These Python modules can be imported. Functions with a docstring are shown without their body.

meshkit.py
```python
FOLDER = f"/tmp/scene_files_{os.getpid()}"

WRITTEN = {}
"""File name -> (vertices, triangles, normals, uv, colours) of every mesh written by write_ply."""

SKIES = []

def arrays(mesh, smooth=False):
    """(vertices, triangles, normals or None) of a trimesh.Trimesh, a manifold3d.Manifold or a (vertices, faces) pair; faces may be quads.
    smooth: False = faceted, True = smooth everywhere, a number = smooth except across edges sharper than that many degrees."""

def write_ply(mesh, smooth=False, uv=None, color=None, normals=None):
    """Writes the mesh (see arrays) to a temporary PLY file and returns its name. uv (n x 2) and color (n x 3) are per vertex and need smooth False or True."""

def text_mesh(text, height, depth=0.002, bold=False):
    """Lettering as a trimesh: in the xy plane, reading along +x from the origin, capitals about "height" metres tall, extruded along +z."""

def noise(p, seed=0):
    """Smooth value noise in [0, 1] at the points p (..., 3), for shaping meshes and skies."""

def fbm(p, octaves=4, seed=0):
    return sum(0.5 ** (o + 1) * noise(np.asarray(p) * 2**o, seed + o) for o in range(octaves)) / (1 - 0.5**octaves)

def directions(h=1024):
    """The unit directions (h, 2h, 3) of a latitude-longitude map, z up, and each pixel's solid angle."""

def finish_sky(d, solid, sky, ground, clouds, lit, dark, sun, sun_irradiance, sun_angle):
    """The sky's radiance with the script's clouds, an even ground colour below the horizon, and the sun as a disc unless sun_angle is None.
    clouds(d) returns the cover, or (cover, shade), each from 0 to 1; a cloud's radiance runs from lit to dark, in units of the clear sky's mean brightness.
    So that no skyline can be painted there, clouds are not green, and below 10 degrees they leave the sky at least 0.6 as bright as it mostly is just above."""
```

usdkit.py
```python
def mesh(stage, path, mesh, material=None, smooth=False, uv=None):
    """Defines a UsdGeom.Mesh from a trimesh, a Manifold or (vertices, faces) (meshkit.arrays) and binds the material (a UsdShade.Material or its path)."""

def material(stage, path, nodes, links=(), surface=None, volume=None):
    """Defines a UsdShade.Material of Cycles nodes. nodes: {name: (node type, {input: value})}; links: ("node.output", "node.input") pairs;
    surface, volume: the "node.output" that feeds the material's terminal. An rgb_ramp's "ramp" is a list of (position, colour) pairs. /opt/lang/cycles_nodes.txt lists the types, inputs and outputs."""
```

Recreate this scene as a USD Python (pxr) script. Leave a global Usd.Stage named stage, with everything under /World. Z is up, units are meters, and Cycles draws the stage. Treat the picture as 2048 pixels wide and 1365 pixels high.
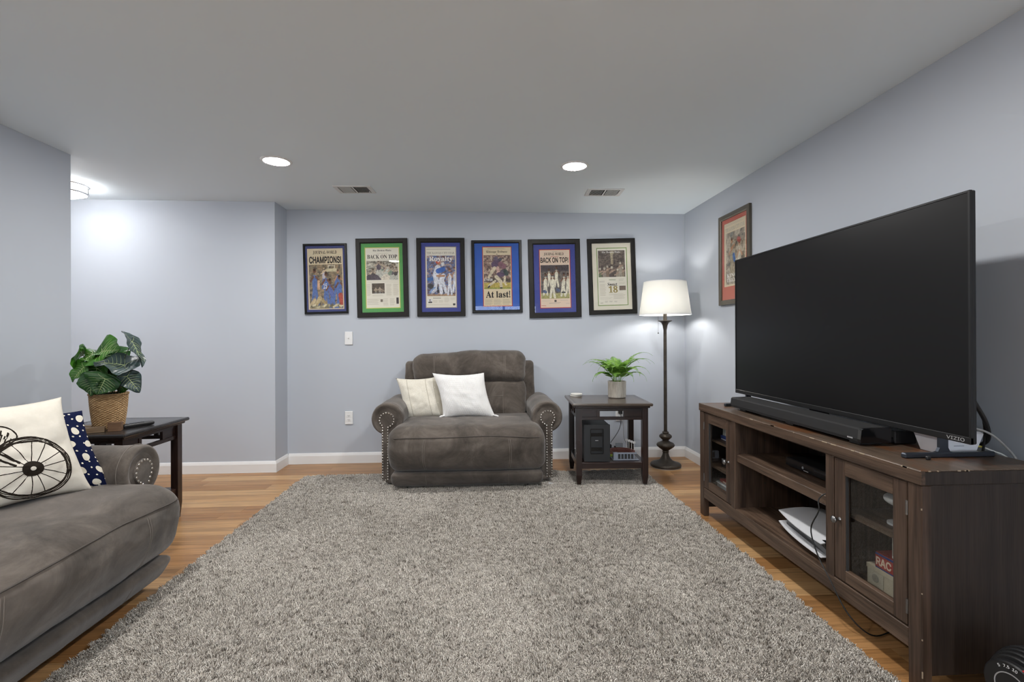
import math, random, glob
import numpy as np, trimesh, usdkit, meshkit
from shapely import affinity, box as sbox, union_all
from shapely.geometry import Polygon, LineString, Point
from pxr import Usd, UsdGeom, UsdShade, UsdLux, Gf, Sdf, Vt

random.seed(7); rng = np.random.default_rng(7)
stage = Usd.Stage.CreateInMemory()
UsdGeom.SetStageUpAxis(stage, 'Z'); UsdGeom.SetStageMetersPerUnit(stage, 1.0)
UsdGeom.Xform.Define(stage, '/World')
PI = math.pi

# ------------------------------------------------------------------ camera, light levels, exposure
CAM_Z = 1.1963
YAW, PITCH, ROLL = 0.0607, 0.0014, -0.0041
FOCAL_PX = 966.95
EXPOSURE = 0.0
CAN_W = 370.0         # radiance of the recessed lights
FLUSH_W = 26.0       # hallway flush light
DAYLIGHT = 2.3
BULB_W = 165.0        # floor lamp bulb
cam = UsdGeom.Camera.Define(stage, '/World/camera')
_f = np.array([math.sin(YAW)*math.cos(PITCH), math.cos(YAW)*math.cos(PITCH), math.sin(PITCH)])
_r0 = np.array([math.cos(YAW), -math.sin(YAW), 0]); _u0 = np.cross(_r0, _f)
_r = math.cos(ROLL)*_r0 + math.sin(ROLL)*_u0; _u = -math.sin(ROLL)*_r0 + math.cos(ROLL)*_u0
cm = np.eye(4); cm[0, :3], cm[1, :3], cm[2, :3], cm[3, :3] = _r, _u, -_f, (0, 0, CAM_Z)
cam.AddTransformOp().Set(Gf.Matrix4d(cm.tolist()))
cam.CreateHorizontalApertureAttr(36.0); cam.CreateVerticalApertureAttr(36.0*1365/2048)
cam.CreateFocalLengthAttr(36.0*FOCAL_PX/2048)
cam.CreateVerticalApertureOffsetAttr(-10.85*36/2048); cam.CreateHorizontalApertureOffsetAttr(-0.9*36/2048)
cam.CreateClippingRangeAttr(Gf.Vec2f(0.05, 100)); cam.CreateExposureAttr(EXPOSURE)
dome = UsdLux.DomeLight.Define(stage, '/World/sky_light'); dome.CreateIntensityAttr(DAYLIGHT); dome.CreateColorAttr(Gf.Vec3f(0.76, 0.88, 1.0))   # overcast daylight, enters by the glazed door behind the camera

# ------------------------------------------------------------------ prims
_used = {}
def numbered(parent, name):
    k = (parent, name); n = _used.get(k, 0); _used[k] = n+1
    return f'{parent}/{name}' + (f'_{n:03d}' if n else '')
def tagp(prim, label=None, cat=None, group=None, kind=None):
    for k, v in (('label', label), ('category', cat), ('group', group), ('kind', kind)):
        if v: prim.SetCustomDataByKey(k, v)
    return prim
def thing(name, label=None, cat=None, loc=(0, 0, 0), rz=0.0, group=None, kind=None, rx=0.0):
    x = UsdGeom.Xform.Define(stage, numbered('/World', name))
    x.AddTranslateOp().Set(Gf.Vec3d(*map(float, loc)))
    if rz: x.AddRotateZOp().Set(float(rz))
    if rx: x.AddRotateXOp().Set(float(rx))
    tagp(x.GetPrim(), label, cat, group, kind)
    return str(x.GetPath())
def part(parent, name, mesh, m, smooth=False, label=None, kind=None, colors=None):
    if isinstance(mesh, list): mesh = trimesh.util.concatenate([tm(a) for a in mesh])
    path = numbered(parent, name)
    p = usdkit.mesh(stage, path, mesh, MAT[m], smooth)
    if colors is not None:
        UsdGeom.PrimvarsAPI(p).CreatePrimvar('paint', Sdf.ValueTypeNames.Color3fArray, 'vertex').Set(Vt.Vec3fArray.FromNumpy(np.asarray(colors, np.float32)))
    tagp(p.GetPrim(), label, None, None, kind)
    return path
def single(name, mesh, m, label, cat, smooth=False, group=None, loc=None):
    if isinstance(mesh, list): mesh = trimesh.util.concatenate([tm(a) for a in mesh])
    p = usdkit.mesh(stage, numbered('/World', name), mesh, MAT[m], smooth)
    tagp(p.GetPrim(), label, cat, group)
    return str(p.GetPath())
def struct(name, mesh, m, smooth=False):
    if isinstance(mesh, list): mesh = trimesh.util.concatenate([tm(a) for a in mesh])
    p = usdkit.mesh(stage, numbered('/World', name), mesh, MAT[m], smooth)
    tagp(p.GetPrim(), kind='structure'); return str(p.GetPath())
def copy_of(src, name, label, loc, rz=0.0, group=None):
    s = stage.GetPrimAtPath(src); x = UsdGeom.Xform.Define(stage, numbered('/World', name))
    x.GetPrim().GetReferences().AddInternalReference(src); x.GetPrim().SetInstanceable(True)
    x.ClearXformOpOrder()
    x.MakeMatrixXform().Set(Gf.Matrix4d().SetRotate(Gf.Rotation(Gf.Vec3d(0, 0, 1), float(rz))) * Gf.Matrix4d().SetTranslate(Gf.Vec3d(*map(float, loc))))
    tagp(x.GetPrim(), label, s.GetCustomDataByKey('category'), group or s.GetCustomDataByKey('group'))
    return str(x.GetPath())

# ------------------------------------------------------------------ shapes
def tm(a):
    if isinstance(a, trimesh.Trimesh): return a
    v, f = np.asarray(a[0], float), np.asarray(a[1], int)
    if f.shape[1] == 4: f = np.vstack([f[:, [0, 1, 2]], f[:, [0, 2, 3]]])
    return trimesh.Trimesh(v, f, process=False)
def B(x0, x1, y0, y1, z0, z1, ch=0.0):
    """box by its bounds with chamfered edges"""
    x0, x1 = sorted((x0, x1)); y0, y1 = sorted((y0, y1)); z0, z1 = sorted((z0, z1))
    c = np.array([(x0+x1)/2, (y0+y1)/2, (z0+z1)/2]); h = np.array([x1-x0, y1-y0, z1-z0])/2
    if ch <= 0: m = trimesh.creation.box(2*h); m.apply_translation(c); return m
    ch = min(ch, h.min()*0.9); pts = []
    for sx in (-1, 1):
        for sy in (-1, 1):
            for sz in (-1, 1):
                s = np.array([sx, sy, sz])
                for k in range(3):
                    q = h-ch; q[k] = h[k]; pts.append(c+s*q)
    return trimesh.Trimesh(np.array(pts)).convex_hull if False else trimesh.convex.convex_hull(np.array(pts))
def rbox(sx, sy, sz, r, n=10, c=(0, 0, 0), fn=None):
    """rounded box as a fine grid, for cushions; fn(points)->points may bulge it"""
    h = np.array([sx, sy, sz])/2.0; nn = [max(4, int(round(n*s/max(sx, sy, sz)))+3) for s in (sx, sy, sz)]
    def axis(k):
        m = nn[k]; t = np.linspace(-1, 1, m); return t*h[k]
    V, F, o = [], [], 0
    def ax(k):
        core = np.linspace(-(h[k]-r), h[k]-r, nn[k]); e = np.sin(np.linspace(0, PI/2, 5))[1:]*0+np.linspace(0, 1, 5)[1:]
        return np.concatenate([-(h[k]-r)-e[::-1]*r, core, (h[k]-r)+e*r])
    for k in range(3):
        a, b = (k+1) % 3, (k+2) % 3
        A, Bb = np.meshgrid(ax(a), ax(b), indexing='ij')
        for s in (-1, 1):
            P = np.zeros(A.shape+(3,)); P[..., a] = A; P[..., b] = Bb; P[..., k] = s*h[k]
            core = np.clip(P, -(h-r), h-r); d = P-core
            L = np.linalg.norm(d, axis=-1, keepdims=True); P = core+d/np.maximum(L, 1e-9)*r
            m, q = A.shape; idx = np.arange(m*q).reshape(m, q)+o
            f = np.stack([idx[:-1, :-1], idx[1:, :-1], idx[1:, 1:], idx[:-1, 1:]], -1).reshape(-1, 4)
            if s < 0: f = f[:, ::-1]
            V.append(P.reshape(-1, 3)); F.append(f); o += m*q
    V = np.vstack(V); F = np.vstack(F)
    F = np.vstack([F[:, [0, 1, 2]], F[:, [0, 2, 3]]])
    m = trimesh.Trimesh(V, F, process=False); m.merge_vertices(digits_vertex=6)
    v = np.array(m.vertices)
    if fn is not None: v = fn(v)
    return trimesh.Trimesh(v+np.array(c), m.faces, process=False)
def lathe(prof, n=40, c=(0, 0, 0), fn=None):
    prof = np.asarray(prof, float); k = len(prof); t = np.arange(n)/n*2*PI
    V = np.stack([prof[:, 0][:, None]*np.cos(t), prof[:, 0][:, None]*np.sin(t), np.repeat(prof[:, 1][:, None], n, 1)], -1)
    if fn is not None: V = fn(V)
    idx = np.arange(k*n).reshape(k, n); nx = np.roll(idx, -1, 1)
    F = np.stack([idx[:-1], nx[:-1], nx[1:], idx[1:]], -1).reshape(-1, 4)
    m = trimesh.Trimesh(V.reshape(-1, 3)+np.array(c), np.vstack([F[:, [0, 1, 2]], F[:, [0, 2, 3]]]), process=False)
    return m
def smoothpath(P, n=24):
    P = np.asarray(P, float); t = np.arange(len(P)); s = np.linspace(0, len(P)-1, n)
    if len(P) < 3: return np.stack([np.interp(s, t, P[:, k]) for k in range(3)], 1)
    from scipy.interpolate import CubicSpline
    return CubicSpline(t, P)(s)
def tube(P, r, n=8, cap=True):
    P = np.asarray(P, float); k = len(P); r = np.broadcast_to(np.asarray(r, float), (k,))
    T = np.gradient(P, axis=0); T /= np.linalg.norm(T, axis=1, keepdims=True)+1e-12
    a = np.cross(T[0], [0, 0, 1.0]);  a = a if np.linalg.norm(a) > .1 else np.cross(T[0], [1.0, 0, 0])
    A = []
    for i in range(k):
        a = a-T[i]*np.dot(a, T[i]); a /= np.linalg.norm(a)+1e-12; A.append(a)
    A = np.array(A); Bn = np.cross(T, A); t = np.arange(n)/n*2*PI
    V = (P[:, None]+r[:, None, None]*(np.cos(t)[None, :, None]*A[:, None]+np.sin(t)[None, :, None]*Bn[:, None])).reshape(-1, 3)
    idx = np.arange(k*n).reshape(k, n); nx = np.roll(idx, -1, 1)
    F = np.stack([idx[:-1], nx[:-1], nx[1:], idx[1:]], -1).reshape(-1, 4)
    F = np.vstack([F[:, [0, 1, 2]], F[:, [0, 2, 3]]])
    if cap:
        V = np.vstack([V, P[0], P[-1]]); i0, i1 = k*n, k*n+1; j = np.arange(n)
        F = np.vstack([F, np.stack([np.full(n, i0), (j+1) % n, j], 1), np.stack([np.full(n, i1), (k-1)*n+j, (k-1)*n+(j+1) % n], 1)])
    return trimesh.Trimesh(V, F, process=False)
def extrude(poly, h, z=0.0):
    m = trimesh.util.concatenate([trimesh.creation.extrude_polygon(g, h, engine='earcut') for g in getattr(poly, 'geoms', [poly])])
    m.apply_translation((0, 0, z)); return m
def rot(m, ang, axis, pt=(0, 0, 0)):
    m = m.copy(); m.apply_transform(trimesh.transformations.rotation_matrix(math.radians(ang), axis, pt)); return m
def mv(m, *d):
    m = m.copy(); m.apply_translation(d); return m
def basis(m, X, Y, Z, o=(0, 0, 0)):
    """local x,y,z axes of a mesh turned to the vectors X,Y,Z at o"""
    T = np.eye(4); T[:3, 0], T[:3, 1], T[:3, 2], T[:3, 3] = X, Y, Z, o
    m = m.copy(); m.apply_transform(T)
    if np.linalg.det(T[:3, :3]) < 0: m.invert()
    return m
def sphere(r, c=(0, 0, 0), sub=2, sc=(1, 1, 1)):
    m = trimesh.creation.icosphere(sub, r); m.apply_scale(sc); m.apply_translation(c); return m
def cyl(r, h, c=(0, 0, 0), axis='z', n=32, bev=0.0):
    b = min(bev, h*.45, r*.45)
    p = [(0, -h/2), (r-b, -h/2), (r, -h/2+b), (r, h/2-b), (r-b, h/2), (0, h/2)] if b else [(0, -h/2), (r, -h/2), (r, h/2), (0, h/2)]
    m = lathe(p, n)
    if axis == 'x': m = rot(m, 90, (0, 1, 0))
    if axis == 'y': m = rot(m, -90, (1, 0, 0))
    return mv(m, *c)
FONTS = {k: glob.glob('/opt/blender-*/*/datafiles/fonts/'+v)[0] for k, v in (('sans', 'Inter.woff2'), ('math', 'NotoSansMath-Regular.woff2'))}
def styled(t, style):
    out = ''
    for ch in t:
        up, lo, dg = (0x1D400, 0x1D41A, 0x1D7CE) if style == 'serif' else (0x1D56C, 0x1D586, 0x1D7CE)
        if 'A' <= ch <= 'Z': out += chr(up+ord(ch)-65)
        elif 'a' <= ch <= 'z': out += chr(lo+ord(ch)-97)
        elif ch.isdigit(): out += chr(dg+ord(ch)-48)
        else: out += ch
    return out
_fonts = {}
def text_poly(t, style='sans', bold=0):
    """outline of a line of lettering, capitals about 70 units tall, from x = 0"""
    from PIL import ImageFont
    key = 'sans' if style == 'sans' else 'math'
    if key not in _fonts: _fonts[key] = ImageFont.truetype(FONTS[key], 96)
    f = _fonts[key]; s = t if style == 'sans' else styled(t, style)
    mask = f.getmask(s, mode='L'); w, h = mask.size
    on = np.pad(np.array(mask, dtype=np.uint8).reshape(h, w) > 127, ((0, 0), (1, 1))).astype(np.int8)
    d = np.diff(on, axis=1); rows, st = np.nonzero(d == 1); en = np.nonzero(d == -1)[1]
    return union_all(sbox(st, -rows-1, en, -rows)).buffer(0.6+bold).buffer(-0.6).simplify(0.7)
def text(t, style, x0, x1, z0, z1, y=0.0, bold=0, depth=0.0005):
    """lettering that fills the rectangle x0..x1, z0..z1, readable from -y, standing out from y towards -y"""
    p = text_poly(t, style, bold); a, b, c, d = p.bounds
    p = affinity.affine_transform(p, [(x1-x0)/(c-a), 0, 0, (z1-z0)/(d-b), x0-a*(x1-x0)/(c-a), z0-b*(z1-z0)/(d-b)])
    m = extrude(p, depth); return basis(m, (1, 0, 0), (0, 0, 1), (0, -1, 0), (0, y, 0))

# ------------------------------------------------------------------ materials
MAT = {}
def mat(name, col, rough=.5, metal=0., spec=.5, col2=None, nscale=8., stretch=(1, 1, 1), detail=4., lo=.35, hi=.65, bump=None, coat=0., sheen=0., coatr=.05, offset=(0, 0, 0), bstretch=None, extra=None, col3=None, distort=0., nrough=.55):
    """principled surface: col, mottled towards col2 by noise; bump = (scale, strength, distance)"""
    n = {'p': ('principled_bsdf', dict(roughness=rough, metallic=metal, specular_ior_level=spec, coat_weight=coat, coat_roughness=coatr, sheen_weight=sheen, base_color=col))}; l = []
    if extra: n['p'][1].update(extra)
    if col2 is not None or bump:
        n['tc'] = ('texture_coordinate', {})
    if col2 is not None:
        n['mp'] = ('mapping', dict(scale=stretch, location=offset)); l.append(('tc.object', 'mp.vector'))
        n['no'] = ('noise_texture', dict(scale=nscale, detail=detail, roughness=nrough, distortion=distort)); l.append(('mp.vector', 'no.vector'))
        rp = [(lo, col), (hi, col2)] if col3 is None else [(lo, col), ((lo+hi)/2, col2), (hi, col3)]
        n['rp'] = ('rgb_ramp', dict(ramp=rp)); l += [('no.fac', 'rp.fac'), ('rp.color', 'p.base_color')]
    if bump:
        n['mb'] = ('mapping', dict(scale=bstretch or (1, 1, 1))); l.append(('tc.object', 'mb.vector'))
        n['nb'] = ('noise_texture', dict(scale=bump[0], detail=3., roughness=.6)); l.append(('mb.vector', 'nb.vector'))
        n['bu'] = ('bump', dict(strength=bump[1], distance=bump[2])); l += [('nb.fac', 'bu.height'), ('bu.normal', 'p.normal')]
    MAT[name] = usdkit.material(stage, f'/World/Looks/{name}', n, l, surface='p.BSDF')
def wood(name, dark, light, axis, rough=.42, scale=1., offset=(0, 0, 0), worn=None, spec=.4, lo=.3, hi=.7, coat=0., contrast=None):
    """grain along axis 0/1/2: stretched coarse noise plus fine pores"""
    st = [26*scale]*3; st[axis] = 1.6*scale; st2 = [150*scale]*3; st2[axis] = 4*scale
    n = {'tc': ('texture_coordinate', {}), 'm1': ('mapping', dict(scale=st, location=offset)), 'm2': ('mapping', dict(scale=st2, location=offset)),
         'n1': ('noise_texture', dict(scale=1., detail=5., roughness=.62, distortion=.6)), 'n2': ('noise_texture', dict(scale=1., detail=2., roughness=.5)),
         'r1': ('rgb_ramp', dict(ramp=[(lo, dark), (hi, light)])), 'r2': ('rgb_ramp', dict(ramp=[(.38, (.62, .6, .58)), (.52, (1, 1, 1))])),
         'mx': ('mix_color', dict(blend_type='multiply', fac=.6)), 'bu': ('bump', dict(strength=.25, distance=.002)),
         'p': ('principled_bsdf', dict(roughness=rough, specular_ior_level=spec, coat_weight=coat, coat_roughness=.15))}
    l = [('tc.object', 'm1.vector'), ('tc.object', 'm2.vector'), ('m1.vector', 'n1.vector'), ('m2.vector', 'n2.vector'), ('n1.fac', 'r1.fac'), ('n2.fac', 'r2.fac'),
         ('r1.color', 'mx.a'), ('r2.color', 'mx.b'), ('n2.fac', 'bu.height'), ('bu.normal', 'p.normal')]
    src = 'mx.result'
    if worn is not None:
        n['wn'] = ('noise_texture', dict(scale=1., detail=6., roughness=.7)); n['wm'] = ('mapping', dict(scale=[9 if k != axis else 3.5 for k in range(3)], location=(3.1, 1.7, .4)))
        n['wr'] = ('rgb_ramp', dict(ramp=[(.50, (0, 0, 0)), (.58, (1, 1, 1))])); n['wx'] = ('mix_color', dict(b=worn))
        l += [('tc.object', 'wm.vector'), ('wm.vector', 'wn.vector'), ('wn.fac', 'wr.fac'), ('wr.color', 'wx.fac'), (src, 'wx.a')]; src = 'wx.result'
    l.append((src, 'p.base_color'))
    MAT[name] = usdkit.material(stage, f'/World/Looks/{name}', n, l, surface='p.BSDF')
def emit(name, col, strength):
    MAT[name] = usdkit.material(stage, f'/World/Looks/{name}', {'e': ('emission', dict(color=col, strength=strength))}, [], surface='e.emission')
def pane(name, tint=(1, 1, 1), rough=.0, ior=1.5):
    MAT[name] = usdkit.material(stage, f'/World/Looks/{name}', {'t': ('transparent_bsdf', dict(color=tint)), 'g': ('glossy_bsdf', dict(color=(1, 1, 1), roughness=rough)), 'f': ('fresnel', dict(IOR=ior)), 'ge': ('geometry', {}), 'fr': ('math', dict(math_type='subtract', value1=1.0)), 'fm': ('math', dict(math_type='multiply')), 'm': ('mix_closure', {})},
        [('ge.backfacing', 'fr.value2'), ('f.fac', 'fm.value1'), ('fr.value', 'fm.value2'), ('fm.value', 'm.fac'), ('t.BSDF', 'm.closure1'), ('g.BSDF', 'm.closure2')], surface='m.closure')

mat('wall_paint', (.485, .518, .575), .6, spec=.3, bump=(260, .12, .001))
mat('ceiling_paint', (.81, .885, .93), .7, spec=.2, bump=(300, .1, .001))
mat('patio', (.32, .31, .29), .9, col2=(.40, .39, .37), nscale=3)
mat('trim_white', (.80, .80, .80), .35)
mat('plastic_white', (.80, .80, .80), .3)
mat('slot_dark', (.03, .03, .03), .6)
mat('vent_white', (.72, .72, .71), .4)
mat('vent_dark', (.02, .02, .018), .8)
emit('can_glow', (1, .98, .95), CAN_W); emit('flush_glow', (1, .985, .97), FLUSH_W); emit('bulb_glow', (1, .97, .92), BULB_W)
mat('steel', (.55, .55, .55), .25, metal=1.)
mat('black_frame', (.008, .008, .008), .4, spec=.3)
mat('black_wood_frame', (.012, .011, .010), .5, spec=.25, col2=(.02, .018, .016), stretch=(30, 30, 3))
mat('bronze_frame', (.10, .085, .062), .35, metal=.3)
pane('picture_glass'); pane('cabinet_glass', (.93, .94, .93))
mat('suede', (.050, .041, .034), .8, spec=.15, col2=(.100, .083, .070), col3=(.172, .145, .124), nscale=3.6, detail=9, lo=.34, hi=.68, sheen=.25, bump=(900, .15, .0008), distort=.6, nrough=.7)
mat('suede_dark', (.07, .058, .05), .85, spec=.15, col2=(.11, .095, .083), nscale=6, detail=5, sheen=.3, bump=(900, .15, .0008))
mat('stitch', (.22, .19, .165), .8)
mat('seam', (.075, .064, .056), .9)
mat('nail', (.62, .58, .52), .25, metal=1.)
mat('black_plastic', (.012, .012, .013), .4)
mat('black_cloth', (.010, .010, .011), .8, bump=(1500, .3, .0005))
mat('black_gloss', (.006, .006, .007), .08)
mat('tv_screen', (.004, .004, .0045), .36, spec=.26)
mat('tv_bezel', (.02, .02, .021), .35, metal=.4)
mat('gunmetal', (.07, .08, .10), .35, metal=.8)
mat('logo_silver', (.55, .55, .56), .3, metal=.6)
mat('white_plastic_box', (.74, .75, .80), .35)
mat('cord_black', (.012, .012, .012), .5); mat('cord_white', (.6, .6, .58), .5); mat('cord_grey', (.3, .3, .3), .5); mat('plug_yellow', (.5, .42, .05), .5)
wood('espresso_x', (.012, .006, .005), (.035, .016, .012), 0, .32, coat=.2); wood('espresso_y', (.012, .006, .005), (.035, .016, .012), 1, .32, coat=.2); wood('espresso_z', (.012, .006, .005), (.035, .016, .012), 2, .32, coat=.2)
wood('espresso_top', (.05, .036, .026), (.085, .062, .046), 0, .28, coat=.3)
wood('black_top', (.012, .011, .012), (.03, .027, .027), 1, .25, coat=.3)
wood('walnut_y', (.030, .018, .012), (.150, .096, .065), 1, .42); wood('walnut_z', (.028, .016, .011), (.112, .070, .048), 2, .42)
wood('walnut_side', (.018, .012, .009), (.038, .026, .02), 2, .5, scale=1.6)
wood('walnut_top', (.06, .042, .03), (.13, .092, .066), 1, .35, worn=(.115, .05, .022))
wood('walnut_in', (.02, .014, .011), (.045, .031, .024), 2, .6)
mat('worn_edge', (.34, .27, .19), .7)
mat('knob_pewter', (.25, .25, .25), .3, metal=1.)
mat('lamp_bronze', (.055, .045, .036), .42, metal=.55, col2=(.085, .07, .055), nscale=20)
MAT['lamp_shade'] = usdkit.material(stage, '/World/Looks/lamp_shade', {'d': ('diffuse_bsdf', dict(color=(.80, .79, .75))), 't': ('translucent_bsdf', dict(color=(.80, .80, .78))), 'm': ('mix_closure', dict(fac=.30))},
    [('d.BSDF', 'm.closure1'), ('t.BSDF', 'm.closure2')], surface='m.closure')
mat('cream_fabric', (.66, .62, .53), .9, spec=.1, col2=(.74, .70, .61), nscale=120, bump=(700, .4, .001), sheen=.2)
mat('cream_stripe', (.50, .46, .38), .9, spec=.1, bump=(700, .4, .001))
mat('white_fabric', (.78, .77, .76), .9, spec=.1, sheen=.2, bump=(800, .2, .001))
mat('ivory_fabric', (.70, .66, .58), .9, spec=.1, col2=(.73, .69, .61), nscale=60, bump=(900, .3, .0008))
mat('ink_brown', (.022, .017, .013), .8, spec=.1)
mat('navy_fabric', (.006, .010, .042), .85, spec=.1, bump=(900, .4, .0008))
mat('dot_ivory', (.70, .66, .56), .85, spec=.1)
mat('leaf_dark', (.014, .05, .014), .3, col2=(.03, .10, .022), nscale=10, spec=.5)
mat('leaf_green', (.02, .09, .01), .38, col2=(.07, .22, .022), nscale=8)
mat('leaf_grey', (.028, .046, .044), .34, col2=(.05, .08, .078), nscale=14, spec=.45)
mat('vein', (.42, .50, .24), .5)
mat('stem', (.03, .05, .02), .5)
mat('straw', (.27, .155, .065), .75, col2=(.50, .33, .165), nscale=40, stretch=(1, 1, 6), bump=(300, .4, .002))
mat('soil', (.03, .022, .015), .95)
MAT['fern'] = usdkit.material(stage, '/World/Looks/fern', {'g': ('texture_coordinate', {}), 'n': ('noise_texture', dict(scale=28., detail=2.)), 'r': ('rgb_ramp', dict(ramp=[(.35, (.10, .25, .035)), (.65, (.28, .50, .08))])),
    'p': ('principled_bsdf', dict(roughness=.45)), 't': ('translucent_bsdf', {}), 'm': ('mix_closure', dict(fac=.3))},
    [('g.object', 'n.vector'), ('n.fac', 'r.fac'), ('r.color', 'p.base_color'), ('r.color', 't.color'), ('p.BSDF', 'm.closure1'), ('t.BSDF', 'm.closure2')], surface='m.closure')
mat('pot_ceramic', (.44, .39, .33), .4, col2=(.60, .56, .49), nscale=18, stretch=(2.5, 2.5, .6), detail=5)
mat('coaster', (.66, .64, .60), .6)
wood('block_wood', (.12, .065, .035), (.26, .15, .085), 0, .5); wood('block_wood_light', (.15, .10, .06), (.30, .21, .13), 0, .5)
mat('red_box', (.32, .03, .025), .5); mat('beige_box', (.50, .44, .34), .6); mat('blue_box', (.03, .06, .25), .5); mat('white_box', (.65, .65, .65), .5)
mat('console_white', (.70, .71, .74), .35)
mat('grey_plastic', (.22, .23, .25), .5); mat('stone_grey', (.30, .33, .40), .6); mat('seat_red', (.16, .06, .05), .6); mat('grass_green', (.30, .42, .06), .7); mat('clay_orange', (.5, .22, .04), .7)
mat('rubber_black', (.014, .014, .015), .45); mat('red_plastic', (.42, .02, .02), .4); mat('print_white', (.7, .7, .7), .5)
mat('rug_back', (.34, .31, .28), .95)
MAT['pile'] = usdkit.material(stage, '/World/Looks/pile', {'a': ('attribute', dict(attribute='paint')), 'p': ('principled_bsdf', dict(roughness=.9, specular_ior_level=.1))}, [('a.color', 'p.base_color')], surface='p.BSDF')
mat('paper_cream', (.62, .53, .37), .8, spec=.1); mat('paper_white', (.72, .69, .60), .8, spec=.1); mat('paper_pink', (.66, .53, .42), .8, spec=.1)
mat('ink_black', (.035, .032, .03), .8, spec=.1); mat('ink_grey', (.30, .28, .24), .8, spec=.1); mat('ink_light', (.46, .42, .34), .8, spec=.1); mat('ink_white', (.75, .74, .70), .8, spec=.1); mat('ink_gold', (.30, .24, .08), .8, spec=.1); mat('ink_green', (.10, .2, .07), .8, spec=.1); mat('ink_red', (.40, .05, .04), .8, spec=.1)
for k, c in dict(navy=(.06, .07, .19), green=(.11, .34, .11), blue=(.06, .075, .28), royal=(.04, .11, .42), ivory=(.68, .64, .54), red=(.46, .11, .07), liner_yellow=(.55, .55, .15), liner_grey=(.42, .36, .28), liner_red=(.42, .07, .05), liner_green=(.20, .30, .10)).items():
    mat('mat_'+k, c, .85, spec=.1)
MAT['print'] = usdkit.material(stage, '/World/Looks/print', {'a': ('attribute', dict(attribute='paint')), 'p': ('principled_bsdf', dict(roughness=.7, specular_ior_level=.15))}, [('a.color', 'p.base_color')], surface='p.BSDF')
# floor boards: six tones
for k in range(6):
    b = [(.33, .185, .085), (.40, .24, .118), (.30, .16, .07), (.43, .27, .14), (.36, .20, .092), (.29, .15, .062)][k]; b = tuple(q*e for q, e in zip(b, (1.28, 1.22, 1.08)))
    d = tuple(c*.6 for c in b)
    wood(f'plank_{k}', d, b, 0, .33, scale=.8, offset=(k*3.1, k*1.7, 0), spec=.45, lo=.32, hi=.56)

# ------------------------------------------------------------------ the room
H = 2.40; XR = 1.995; YB = 4.675; XA = -1.8425; YA = 4.41; XL = -2.697; YL = 3.341; XH = -4.7; YR = -3.2
struct('ceiling', B(XH-.1, XR+.12, YR-.1, YB+.12, H, H+.1), 'ceiling_paint')
struct('wall_back', B(XA-.2, XR+.12, YB, YB+.12, 0, H), 'wall_paint')
struct('wall_right', B(XR, XR+.12, YR, YB+.12, 0, H), 'wall_paint')
struct('wall_alcove', B(XH, XA, YA, YB+.12, 0, H), 'wall_paint')
struct('wall_left', B(XL-.12, XL, YR, YL, 0, H), 'wall_paint')
struct('wall_hall_end', B(XH-.1, XH, .8, YB+.12, 0, H), 'wall_paint')
struct('wall_hall_near', B(XH, XL-.12, .8, .9, 0, H), 'wall_paint')
DX0, DX1, DH = -.36, 1.44, 2.05
struct('wall_rear', [B(XL-.12, DX0, YR-.1, YR, 0, H), B(DX1, XR+.12, YR-.1, YR, 0, H), B(DX0, DX1, YR-.1, YR, DH, H)], 'wall_paint')
dr = thing('door_1', kind='structure')
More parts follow.
